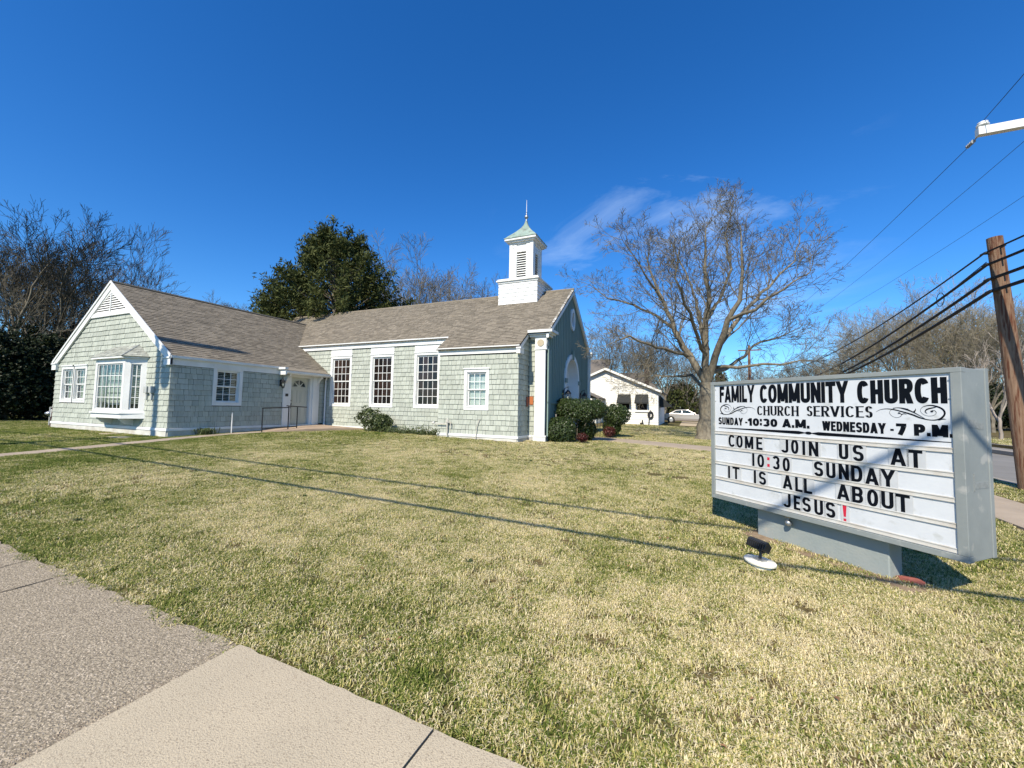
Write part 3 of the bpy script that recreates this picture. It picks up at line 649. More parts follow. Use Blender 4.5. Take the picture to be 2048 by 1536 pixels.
# roofs ---------------------------------------------------------------
def deck(pts, name='roof'):
    mb = MB(); mb.prism([(x, y, z-.07) for x, y, z in pts], (0, 0, .055)); return mb.build(name, m_deck, church)
yg0 = 7.593; XE2 = -15.47
deck([(XWE, yg0, ZWE), (XWE, YN, ZWE), (-17.56, YN, roofW(-17.56)), (-19.9, 16.1, roofW(-19.9)), (XM, 16.2, ZWR), (XM, yg0, ZWR)])
deck([(XM, yg0, ZWR), (XM, 16.2, ZWR), (2*XM-XWE, 16.2, ZWE), (2*XM-XWE, yg0, ZWE)])
yA0 = YA-.158
deck([(-24.6, YNE, ZNE), (-8.91, YNE, ZNE), (-8.91, YM, ZNR), (-24.6, YM, ZNR)])
deck([(-8.91, yA0, roofN(yA0)), (XA+.10, yA0, roofN(yA0)), (XA+.10, YM, ZNR), (-8.91, YM, ZNR)])
deck([(XA+.10, YF0-.25, roofN(YF0-.25)), (-4.63, YF0-.25, roofN(YF0-.25)), (-4.63, YM, ZNR), (XA+.10, YM, ZNR)])
deck([(-24.6, YM, ZNR), (-4.63, YM, ZNR), (-4.63, 20.63, roofN(20.63)), (-24.6, 20.63, roofN(20.63))])
tabs = []; r = random.Random(9)
def tab_rows(P0, U, V, width_fn, rows, course=.135, w=.33):
    """P0 eave start, U unit along the eave, V unit up the slope"""
    n = U.cross(V).normalized()
    for k in range(rows):
        a, b = width_fn((k+.5)*course)
        if a is None: continue
        u = a-r.uniform(0, w)
        while u < b:
            ww = r.choice((.14, .2, .26, .3)); s, e = max(u, a), min(u+ww-.007, b); u += ww
            if e-s < .03: continue
            th = r.choice((.010, .019)); tabs.append((P0+U*s+V*(k*course+r.uniform(-.006, .002))+n*(-.013), U*(e-s), V*(course-.010), n*th))
UY, VX = Vector((0, 1, 0)), Vector((-1, 0, SWG)).normalized()
Lw = math.hypot(XWE-XM, ZWR-ZWE)
cs = (XWE-XM)/Lw
def wing_fn(s):
    x = XWE-s*cs
    yv = YN if x > -17.56 else YM-(ZNR-roofW(x))/SNV
    return 0, yv-yg0
tab_rows(Vector((XWE, yg0, ZWE)), UY, VX, wing_fn, int(Lw/.135))
UX, VY = Vector((1, 0, 0)), Vector((0, 1, SNV)).normalized(); cn = VY.y
Ln = (YM-yA0)/cn
def nave_fn(s):
    y = yA0+s*cn; z = roofN(y)
    right = (-4.63 if y > YF0-.25 else XA+.10)
    left = -8.91
    if y > YNE: left = XM+(ZWR-z)/SWG if z < ZWR else -24.6
    return left+20, right+20
tab_rows(Vector((-20, yA0, roofN(yA0))), UX, VY, nave_fn, int(Ln/.135)+1)
pieces('roof_shingle', 'wedge', tabs, church, m_roof, 300, 'roof_shingle_field')
mb = MB(); mb.tube([(-24.6, YM, ZNR+.0), (-4.63, YM, ZNR+.0)], .05, 6); mb.tube([(XM, yg0, ZWR), (XM, 16.1, ZWR)], .05, 6); mb.build('ridge_cap', m_roof, church)
# drip edges: the thin pale metal line under the shingles
mb = MB(); mb.box(-17.6, -8.91, YNE-.012, YNE+.03, ZNE-.03, ZNE+.008); mb.box(-8.91, XA+.10, yA0-.012, yA0+.03, roofN(yA0)-.03, roofN(yA0)+.008)
mb.box(XWE-.03, XWE+.02, yg0, 11.6, ZWE-.085, ZWE-.002); mb.build('drip_edge', m_white, church)
# porch over the side door -------------------------------------------
mb = MB()      # hood: the eave runs on over the door and drops a little
mb.prism([(XWE-.05, 11.55, ZWE-.02), (XWE-.05, 13.80, ZWE-.02), (XE2+.02, 13.80, ZWE-.17), (XE2+.02, 11.55, ZWE-.17)], (0, 0, .04)); mb.build('porch_roof', m_roof, church)
mb = MB(); mb.box(XW, XE2-.01, 11.58, 13.78, 1.24, ZWE-.185); mb.build('porch_soffit', m_white, church)
mb = MB()
gp = [(XE2-.02, 1.24), (XE2+.08, 1.25), (XE2+.12, 1.30), (XE2+.12, 1.37), (XE2-.02, 1.37)]
mb.prism([(x, 11.56, z) for x, z in gp], (0, 2.26, 0)); mb.build('gutter', m_white, church)
mb = MB(); mb.box(XW, XE2+.10, 11.50, 11.56, 1.20, 1.47); mb.box(XW, XE2+.18, 11.42, 11.56, 1.42, 1.50); mb.build('porch_cornice', m_white, church)
for ya, yb in ((11.74, 12.08), (13.13, 13.56)):
    mb = MB(); mb.fbox(SIDE(XW), ya, yb, -1.0, 1.24, .001, .04)
    if ya > 13: mb.fbox(SIDE(XW), ya+.05, yb-.16, -1.0, 1.24, .04, .085)
    mb.build('pilaster', m_white, church)
for yy in (11.80, 13.40):
    mb = MB(); pr = [(XW+.04, 1.24), (XE2-.02, 1.24), (XE2-.04, 1.16), (XE2-.14, 1.10), (XW+.14, .98), (XW+.04, .86)]; mb.prism([(x, yy, z) for x, z in pr], (0, .09, 0)); mb.build('bracket', m_white, church)
mb = MB(); mb.fbox(SIDE(XW), 12.08, 12.12, FL, 1.22, -.14, .03); mb.fbox(SIDE(XW), 13.08, 13.13, FL, 1.22, -.14, .03); mb.fbox(SIDE(XW), 12.12, 13.08, 1.15, 1.24, -.14, .03); mb.fbox(SIDE(XW), 12.08, 13.13, FL-.12, FL, -.14, .12); mb.build('door_frame', m_white, church)
fr = SIDE(XW-.10)
mb = MB(); mb.fbox(fr, 12.12, 13.08, FL, 1.15, -.04, 0); door = mb.build('door', m_door, church)
for (a, b, c, d) in ((12.24, 12.54, -.72, -.12), (12.66, 12.96, -.72, -.12), (12.24, 12.54, .02, .62), (12.66, 12.96, .02, .62)):
    mb = MB()
    for (p, q, s_, t) in ((a, a+.03, c, d), (b-.03, b, c, d), (a+.03, b-.03, c, c+.03), (a+.03, b-.03, d-.03, d)): mb.fbox(fr, p, q, s_, t, .001, .012)
    mb.fbox(fr, a+.06, b-.06, c+.06, d-.06, .001, .010); mb.build('panel', m_door, door)
fc = (12.60, .73); Rr = .33
for k in range(4):
    a0, a1 = rad(180*k/4+3), rad(180*(k+1)/4-3); pts = [(fc[0]+.08*math.cos((a0+a1)/2), fc[1]+.08*math.sin((a0+a1)/2))]+[(fc[0]+(Rr-.03)*math.cos(lerp(a0, a1, i/5)), fc[1]+(Rr-.03)*math.sin(lerp(a0, a1, i/5))) for i in range(6)]
    mb = MB(); mb.fprism(fr, pts, .001, .006); mb.build('pane', m_carglass, door)
mb = MB(); mb.tube([fpt(fr, fc[0]+Rr*math.cos(rad(a)), fc[1]+Rr*math.sin(rad(a)), .006) for a in range(0, 181, 15)], .018, 5); mb.fbox(fr, fc[0]-Rr, fc[0]+Rr, fc[1]-.03, fc[1]+.005, .001, .014); mb.build('fanlight_frame', m_door, door)
mb = MB(); mb.tube([fpt(fr, 12.2, -.02, .01), fpt(fr, 12.2, -.02, .07)], .03, 8); mb.tube([fpt(fr, 12.2, .13, .0), fpt(fr, 12.2, .13, .04)], .03, 8); mb.fbox(fr, 12.18, 12.22, -.22, -.02, .03, .05); mb.build('handle', m_black, door)
def lantern(name, p, n, label, s=1., group=None):
    """wall lantern: back plate, arm, glazed tapering body, cap; p on the wall, n outwards"""
    n = Vector(n); p = Vector(p); w = Vector((-n.y, n.x, 0)); t = thing(name, label, 'lantern', p, 0, group)
    mb = MB(); c = p+n*.02; mb.prism([c+w*.05*s+Vector((0, 0, .15*s)), c-w*.05*s+Vector((0, 0, .15*s)), c-w*.05*s-Vector((0, 0, .12*s)), c+w*.05*s-Vector((0, 0, .12*s))], n*.02); mb.build('back_plate', m_black, t)
    q = p+n*.15*s
    mb = MB(); mb.tube([p+n*.03+Vector((0, 0, .08*s)), p+n*.06*s+Vector((0, 0, .2*s)), q+Vector((0, 0, .24*s)), q+Vector((0, 0, .14*s))], .011*s, 5); mb.build('arm', m_black, t)
    mb = MB(); mb.lathe(q, [(.004, .17*s), (.03*s, .15*s), (.095*s, .07*s), (.095*s, .055*s), (.01, .055*s)], 6); mb.lathe(q, [(.05*s, -.17*s), (.055*s, -.155*s), (.02*s, -.2*s)], 6)
    for k in range(6):
        a = k*math.pi/3; mb.tube([q+Vector((.078*s*math.cos(a), .078*s*math.sin(a), .055*s)), q+Vector((.052*s*math.cos(a), .052*s*math.sin(a), -.16*s))], .006*s, 4)
    mb.build('cage', m_black, t)
    mb = MB(); mb.lathe(q, [(.045*s, -.15*s), (.07*s, .05*s)], 6); mb.build('glass', m_glass, t)
    mb = MB(); mb.lathe(q, [(.008, -.14*s), (.03*s, -.08*s), (.024*s, -.02*s), (.01, .01*s)], 8); mb.build('bulb', m_lampglass, t, smooth=True)
    return t
lantern('wall_lantern', (XW+.02, 11.62, .84), (1, 0, 0), 'black wall lantern on shaded shingles left of the side door', 1.05)
mb = MB(); mb.fbox(SIDE(XW), 11.85, 11.98, .30, .42, .041, .052); tag(mb.build('plaque', m_black, origin=(XW+.05, 11.9, .3)), 'small dark square plaque on the white pilaster beside the side door', 'plaque')
# belfry --------------------------------------------------------------
tx0, tx1, ty0, ty1 = -7.909, -6.034, 16.266, 18.106
zt = 5.60
mb = MB(); mb.box(tx0+.02, tx1-.02, ty0+.02, ty1-.02, 3.9, zt); bel = mb.build('belfry', m_white, church)
bs = []
def belf_sh(fr, a, b, seed):
    shingle_wall(fr, a, b, 3.95, zt, [], bs, (lambda z: (a, b)), seed, .17)
belf_sh(FRONT(ty0+.02), tx0, tx1, 21); belf_sh(SIDE(tx1-.02), ty0, ty1, 22)
m_wsh = M('white_painted_shingle', (.80, .80, .78), .6, (.66, .66, .63), 8, .6, .3, 60, rnd=.04)
w = wloc(bel)
pieces('shingle', 'wedge', [b for b in bs if b[0][2] > roofN(b[0][1])-.2], bel, m_wsh, 120)
def ring(o, x0, x1, y0, y1, z0, z1, name, mat=m_white, parent=bel):
    mb = MB(); mb.box(x0-o, x1+o, y0-o, y1+o, z0, z1); return mb.build(name, mat, parent)
ring(.03, tx0, tx1, ty0, ty1, zt, zt+.08, 'cornice'); ring(.09, tx0, tx1, ty0, ty1, zt+.08, zt+.14, 'cornice'); ring(.04, tx0, tx1, ty0, ty1, zt+.14, zt+.20, 'cornice')
sx0, sx1, sy0, sy1, sz0, sz1 = -7.53, -6.40, 16.62, 17.75, zt+.2, 7.50
# shaft: corner posts, head and foot rails round a louvred opening on each side
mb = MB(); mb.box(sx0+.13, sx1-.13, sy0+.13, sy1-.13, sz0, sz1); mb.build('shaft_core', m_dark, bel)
pw = .33
for (a, b) in ((sx0, sx0+pw), (sx1-pw, sx1)):
    for (c, d) in ((sy0, sy0+pw), (sy1-pw, sy1)):
        mb = MB(); mb.box(a, b, c, d, sz0, sz1); mb.build('corner_post', m_white, bel)
        mb = MB(); ox = -.02 if a == sx0 else .02; oy = -.02 if c == sy0 else .02
        mb.box(a+(ox if ox < 0 else .20), b+(ox if ox > 0 else -.20), c+(oy if oy < 0 else .20), d+(oy if oy > 0 else -.20), sz0, sz1); mb.build('corner_trim', m_white, bel)
mb = MB()
for (z0, z1) in ((sz0, sz0+.10), (sz1-.36, sz1)):
    for y in (sy0+.03, sy1-.15): mb.box(sx0+pw, sx1-pw, y, y+.12, z0, z1)
    for x in (sx0+.03, sx1-.15): mb.box(x, x+.12, sy0+pw, sy1-pw, z0, z1)
mb.build('shaft_rail', m_white, bel)
for (x, y, nx_, ny_) in ((sx0+.17, sy0, 0, -1), (sx1-.17, sy0, 0, -1), (sx1, sy0+.17, 1, 0), (sx1, sy1-.17, 1, 0)):
    mb = MB(); mb.tube([(x, y, sz1-.13), (x+nx_*.02, y+ny_*.02, sz1-.13)], .055, 12); mb.build('rosette', m_white, bel)
for fr2, a, b in ((FRONT(sy0+.10), sx0+pw, sx1-pw), (SIDE(sx1-.10), sy0+pw, sy1-pw)):
    (ox, oy), (ux, uy), (nx_, ny_) = fr2; it = []; z = sz0+.12
    while z < sz1-.40:
        it.append((fpt(fr2, a, z+.0, .06), (ux*(b-a), uy*(b-a), 0), (-nx_*.075, -ny_*.075, .075), (nx_*.008, ny_*.008, .008))); z += .108
    pieces('slat', 'box', it, bel, m_white)
ring(.03, sx0, sx1, sy0, sy1, sz1, sz1+.08, 'cornice'); ring(.12, sx0, sx1, sy0, sy1, sz1+.08, sz1+.15, 'cornice'); ring(.20, sx0, sx1, sy0, sy1, sz1+.15, sz1+.24, 'cornice'); ring(.225, sx0, sx1, sy0, sy1, sz1+.24, sz1+.27, 'cornice', m_copper)
cx, cy = (sx0+sx1)/2, (sy0+sy1)/2; mb = MB(); zr0 = sz1+.27; hR = 8.80-zr0; hw0 = (sx1-sx0)/2+.20; K = 14
for k in range(K+1):
    f = k/K; hw = hw0*((1-f)**1.75)*.93+.055*(1-f*.2); z = zr0+hR*(.12*f+.88*f**.86) if f < 1 else 8.80
    for (a, b) in ((-1, -1), (1, -1), (1, 1), (-1, 1)): mb.v.append((cx+a*hw, cy+b*hw, z))
for k in range(K):
    for j in range(4): a = 4*k+j; b = 4*k+(j+1) % 4; mb.f.append((a, b, b+4, a+4))
mb.build('belfry_roof', m_copper, bel)
mb = MB(); mb.lathe((cx, cy, 0), [(.045, 8.78), (.05, 8.83), (.03, 8.86), (.03, 8.90), (.085, 8.95), (.10, 9.0), (.075, 9.06), (.03, 9.10), (.028, 9.2), (.04, 9.22), (.022, 9.25)], 10); mb.build('finial_ball', m_metal, bel, smooth=True)
mb = MB(); mb.tube([(cx, cy, 9.2), (cx, cy, 9.83)], [.018, .008], 6); mb.build('lightning_rod', m_white, bel)
# facade (in shade) ---------------------------------------------------
fr = SIDE(XF); zs0 = 2.45; yc = 17.33; ar = .97; zsp = 1.22
wall(SIDE(XF), YF0, YF1, -1.6, 2.72, [(yc-ar, yc+ar, -1.6, 2.72)], name='facade_wall', mat=m_batten, th=.10)
arc = [(yc+ar*math.cos(rad(a)), zsp+ar*math.sin(rad(a))) for a in range(0, 181, 12)]
ov = [(17.33+.22*math.cos(rad(a)), 3.95+.36*math.sin(rad(a))) for a in range(0, 360, 20)]
for s in (0, 1):       # plates beside and over the arch, cut round it
    a = [p for p in arc if (p[0] >= yc-1e-6) == (s == 0)]
    if s == 0: poly = [(yc+ar, 2.72)]+[(yc, 2.72)]+a[::-1]
    else: poly = [(yc, 2.72), (yc-ar, 2.72)]+a[::-1]
    mb = MB(); mb.fprism(fr, poly, -.10, 0); mb.build('facade_wall', m_batten, church)
# gable above, in two halves round the oval window
for s in (1, -1):
    edge = YF1 if s > 0 else YF0; half = [p for p in ov if (p[0]-17.33)*s >= -1e-6]; half.sort(key=lambda p: p[1])
    poly = [(17.33, 2.72)]+[(17.33, half[0][1])]*0+[(17.33, 3.59)]+half[1:-1]+[(17.33, 4.31), (17.33, roofN(17.33)-.06), (YM if s < 0 else 17.33, roofN(YM if s < 0 else 17.33)-.06), (edge, roofN(edge)-.06), (edge, 2.72)]
    mb = MB(); mb.fprism(fr, poly, -.10, 0); mb.build('facade_wall', m_batten, church)
bt = []; y = YF0+.12
while y < YF1:
    zt_ = roofN(y)-.12
    segs = [(-1.2, zt_)]
    if abs(y-yc) < 1.22:
        segs = [((zsp+math.sqrt(max(0, 1.17**2-(y-yc)**2)))+.0, zt_)]
    if abs(y-17.33) < .34:
        e = .5*math.sqrt(1-((y-17.33)/.34)**2); s0 = segs[0]; segs = [(s0[0], 3.95-e), (3.95+e, zt_)]
    for a, b in segs:
        if b-a > .05: bt.append(((XF, y-.022, a), (0, .044, 0), (0, 0, b-a), (.022, 0, 0)))
    y += .238
pieces('batten', 'box', bt, church, m_batten)
mb = MB(); mb.fbox(fr, YF0, 16.1, .17, .23, .023, .055); mb.build('belt_board', m_batten, church)
# archway
mb = MB()
ring_o, ring_i = 1.165, ar
segs = 22; pts = []
def archring(mb, ro, ri, d0, d1, z0):
    o = [(yc+ro, z0)]+[(yc+ro*math.cos(rad(a)), zsp+ro*math.sin(rad(a))) for a in range(0, 181, 9)]+[(yc-ro, z0)]
    i = [(yc+ri, z0)]+[(yc+ri*math.cos(rad(a)), zsp+ri*math.sin(rad(a))) for a in range(0, 181, 9)]+[(yc-ri, z0)]
    for k in range(len(o)-1): mb.fprism(fr, [o[k], o[k+1], i[k+1], i[k]], d0, d1)
archring(mb, ring_o, ring_i, .001, .06, -1.05); mb.build('arch_surround', m_bluewhite, church)
mb = MB(); archring(mb, ar, ar-.02, -.42, 0, -1.05); mb.build('arch_reveal', m_bluewhite, church)
mb = MB(); mb.fprism(fr, [(yc-ar, -1.05), (yc+ar, -1.05)]+arc, -.45, -.40); ad = mb.build('arched_door', m_bluewhite, church)
mb = MB(); mb.fbox(fr, yc-ar, yc+ar, 1.02, 1.12, -.40, -.36); mb.fbox(fr, yc-.03, yc+.03, -1.05, 1.02, -.40, -.375); mb.build('transom_bar', m_bluewhite, ad)
for (a, b, c, d) in ((yc-.80, yc-.14, .1, .85), (yc+.14, yc+.80, .1, .85), (yc-.80, yc-.14, -.85, -.05), (yc+.14, yc+.80, -.85, -.05), (yc-.32, yc+.32, 1.22, 2.0)):
    mb = MB()
    for (p, q, s_, t) in ((a, a+.05, c, d), (b-.05, b, c, d), (a+.05, b-.05, c, c+.05), (a+.05, b-.05, d-.05, d)): mb.fbox(fr, p, q, s_, t, -.399, -.375)
    mb.fbox(fr, a+.11, b-.11, c+.11, d-.11, -.399, -.385); mb.build('panel', m_bluewhite, ad)
for (u, z) in ((yc-1.07, zsp-.05), (yc+1.07, zsp-.05)):
    mb = MB(); mb.fbox(fr, u-.14, u+.14, z-.09, z+.09, .061, .10); mb.build('impost_block', m_batten, church)
mb = MB(); mb.fprism(fr, [(yc-.06, zsp+ar-.04), (yc+.06, zsp+ar-.04), (yc+.11, zsp+ar+.36), (yc-.11, zsp+ar+.36)], .061, .11); mb.build('keystone', m_batten, church)
# oval window
mb = MB()
for k in range(24):
    a, b = rad(15*k), rad(15*(k+1)); c = (17.33, 3.95)
    mb.fprism(fr, [(c[0]+.34*math.cos(a), c[1]+.50*math.sin(a)), (c[0]+.34*math.cos(b), c[1]+.50*math.sin(b)), (c[0]+.20*math.cos(b), c[1]+.33*math.sin(b)), (c[0]+.20*math.cos(a), c[1]+.33*math.sin(a))], -.02, .07)
ow = mb.build('oval_window', m_bluewhite, church)
mb = MB(); mb.fprism(fr, [(17.33+.23*math.cos(rad(a)), 3.95+.37*math.sin(rad(a))) for a in range(0, 360, 20)], -.09, -.085); mb.build('pane', m_carglass, ow)
mb = MB(); mb.fbox(fr, 17.32, 17.34, 3.6, 4.3, -.07, -.03); mb.build('muntin', m_bluewhite, ow)
# facade rakes, right return and corner column
for s in (-1, 1):
    ye = YM+s*(YM-(YF0-.25)) if s > 0 else YF0-.25
    mb = MB(); pr = [(YM, ZNR-.01), (ye, roofN(ye)-.01), (ye, roofN(ye)-.24), (YM, ZNR-.24)]; mb.prism([(XF+.03, y, z) for y, z in pr], (.09, 0, 0)); mb.build('rake_board', m_white, church)
mb = MB(); mb.box(XF+.0, XF+.22, YF1-.28, YF1+.1, 2.62, 2.78); mb.box(XF+.0, XF+.27, YF1-.33, YF1+.15, 2.78, 2.86); mb.box(XF+.0, XF+.14, YF1-.22, YF1+.06, 2.40, 2.62); mb.build('cornice_return', m_white, church)
mb = MB(); mb.box(XF+.0, XF+.12, YF1-.22, YF1+.03, -1.1, 2.40); mb.build('corner_board', m_white, church)
mb = MB(); cxl, cxr, cy0, cy1 = -5.20, -4.80, 13.90, 14.089
mb.box(cxl, cxr, cy0, cy1, -1.03, 2.15); colm = mb.build('column', m_white, church)
mb = MB(); mb.box(cxr-.02, XF+.05, 14.0, 14.30, -1.03, 2.15); mb.build('column_back', m_batten, church)
mb = MB(); mb.box(cxl-.02, cxr+.06, cy0-.03, cy1, 2.15, 2.19); mb.build('necking', m_white, colm)
mb = MB(); mb.box(cxl, cxr+.04, cy0-.012, cy1+.15, 2.19, 2.62); mb.build('capital_block', m_white, colm)
mb = MB(); mb.tube([(-4.98, cy0-.012, 2.40), (-4.98, cy0-.035, 2.40)], .13, 20); mb.build('disc', m_conc_new, colm)
mb = MB(); mb.tube([(cxr+.04, cy0+.12, 2.40), (cxr+.06, cy0+.12, 2.40)], .10, 20); mb.build('disc', m_grey, colm)
mb = MB(); mb.box(cxl-.03, cxr+.05, cy0-.035, cy1+.02, -1.62, -1.05); mb.box(cxl-.05, cxr+.07, cy0-.05, cy1+.02, -1.05, -1.0); mb.build('plinth', m_white, colm)
for (o, z0, z1) in ((.06, 2.62, 2.70), (.14, 2.70, 2.76), (.22, 2.76, 2.86)):
    mb = MB(); mb.box(XA+.12 if o < .1 else XA+.10, cxr+.10+o, cy0-o, cy1+.15+o, z0, z1); mb.build('entablature', m_white, church)
mb = MB(); mb.box(XA+.10, cxl, YB-.06, YB-.002, 2.55, 2.62); mb.build('frieze', m_white, church)
z = (.14+.42)/2; mb = MB(); mb.box(-5.44, -5.30, YB-.06, YB-.028, .12, .42); tag(mb.build('wall_plate', m_copperplate, origin=(-5.37, YB-.04, .12)), 'small orange metal plate on the shingles left of the white column', 'plate')
mb = MB(); mb.box(XA+.027, XA+.06, 13.82, 14.0, .05, .40); tag(mb.build('wall_box', M('rust_box', (.28, .11, .07), .7), origin=(XA+.03, 13.9, .05)), 'rust coloured box in the shaded corner beside the orange plate', 'box')
lantern('wall_lantern', (XF, 16.0, .52), (1, 0, 0), 'black lantern left of the white arched church door, above the clipped bush', 1.5, 'lanterns beside the arched door')
lantern('wall_lantern', (XF, 18.85, .52), (1, 0, 0), 'black lantern right of the white arched church door', 1.5, 'lanterns beside the arched door')
# railing beside the side door ----------------------------------------
def pipe_set(name, label, cat, paths, r, mat, group=None):
    t = thing(name, label, cat, paths[0][1][0])
    for nm, p in paths: mb = MB(); mb.tube(p, r, 8); mb.build(nm, mat, t)
    return t
xr = -15.0
pipe_set('handrail', 'black metal handrail on three posts beside the side door landing', 'railing', [
    ('post', [(-15.0, 10.35, -1.16), (-15.0, 10.35, -.20)]), ('post', [(-15.0, 11.45, -1.05), (-15.0, 11.45, -.13)]), ('post', [(-15.0, 11.85, -1.02), (-15.0, 11.85, -.15)]),
    ('rail', [(-15.0, 10.33, -.20), (-15.0, 11.47, -.165)]), ('rail', [(-15.0, 11.35, -.10), (-15.0, 12.3, -.15)]), ('rail', [(-15.0, 10.35, -1.0), (-15.0, 11.85, -.95)])], .021, m_black)
t = thing('downspout', 'white downspout in the corner right of the side door', 'downspout', (-15.62, 13.78, -1.0))
mb = MB(); mb.tube([(-15.50, 13.72, 1.28), (-15.68, 13.82, 1.12), (-15.70, 13.84, 1.0), (-15.70, 13.84, -.88)], .038, 8); mb.build('pipe', m_white, t)
mb = MB(); mb.tube([(-15.70, 13.84, -.86), (-15.66, 13.78, -.95), (-15.45, 13.62, -.99)], .042, 8); mb.build('elbow', m_white, t)
pipe_set('vent_pipe', 'thin pale standpipe in front of the shaded wing wall below the window', 'pipe', [('pipe', [(-15.6, 9.6, -1.2), (-15.6, 9.6, -.38)])], .02, m_white)
mb = MB(); mb.tube([(-8.35, 12.98, -1.28), (-8.35, 12.98, -.62)], .028, 8); mb.tube([(-8.35, 12.98, -.66), (-8.98, 12.98, -.66)], .022, 8); mb.tube([(-8.35, 12.98, -.60), (-8.2, 12.98, -.60), (-8.2, 12.98, -.75)], .025, 8); mb.lathe((-8.35, 12.98, -.62), [(.05, 0), (.05, .06), (.03, .14), (.01, .16)], 8); mb.tube([(-9.02, 12.98, -.64), (-8.92, 12.98, -.64)], .05, 6)
tag(mb.build('water_pipe', m_found, origin=(-8.35, 12.98, -1.2)), 'pale water pipe with valve bent along the foundation left of the small window', 'pipe')
mb = MB(); mb.tube([(-7.14, 13.0, -1.25), (-7.1, 13.02, -.70), (-7.0, 13.04, -.45)], .014, 6); tag(mb.build('thin_pipe', m_found, origin=(-7.14, 13.0, -1.25)), 'thin pale conduit rising under the small window', 'pipe')
mb = MB(); mb.tube([(-5.33, 13.93, -1.25), (-5.22, 13.96, -.62)], .013, 6); tag(mb.build('thin_pipe', m_grey, origin=(-5.33, 13.93, -1.25)), 'dark leaning rod at the foot of the white column', 'rod')
# gas meter beyond the left corner
t = thing('gas_meter', 'grey gas meter with pipes at the far left corner of the wing', 'gas meter', (-25.2, 8.0, -1.15))
mb = MB(); mb.box(-25.15, -24.85, 7.9, 8.15, -.78, -.42); mb.build('meter_body', m_grey, t, bevel=.04)
mb = MB(); mb.lathe((-25.45, 8.0, -.62), [(.04, -.12), (.15, -.04), (.16, .03), (.05, .10)], 14); mb.build('regulator', m_metal, t, smooth=True)
mb = MB(); mb.tube([(-25.45, 8.0, -1.2), (-25.45, 8.0, -.35), (-25.1, 8.0, -.35), (-25.1, 8.0, -.42)], .028, 7); mb.build('pipe', m_grey, t)
mb = MB(); mb.tube([(-24.9, 8.0, -.45), (-24.9, 8.0, -.25), (-24.4, 7.75, -.25), (-24.4, 7.7, -1.2)], .025, 7); mb.tube([(-24.4, 7.72, -.75), (-24.8, 7.9, -.75)], .02, 7); mb.build('pipe', M('red_brown_pipe', (.12, .06, .05), .7), t)

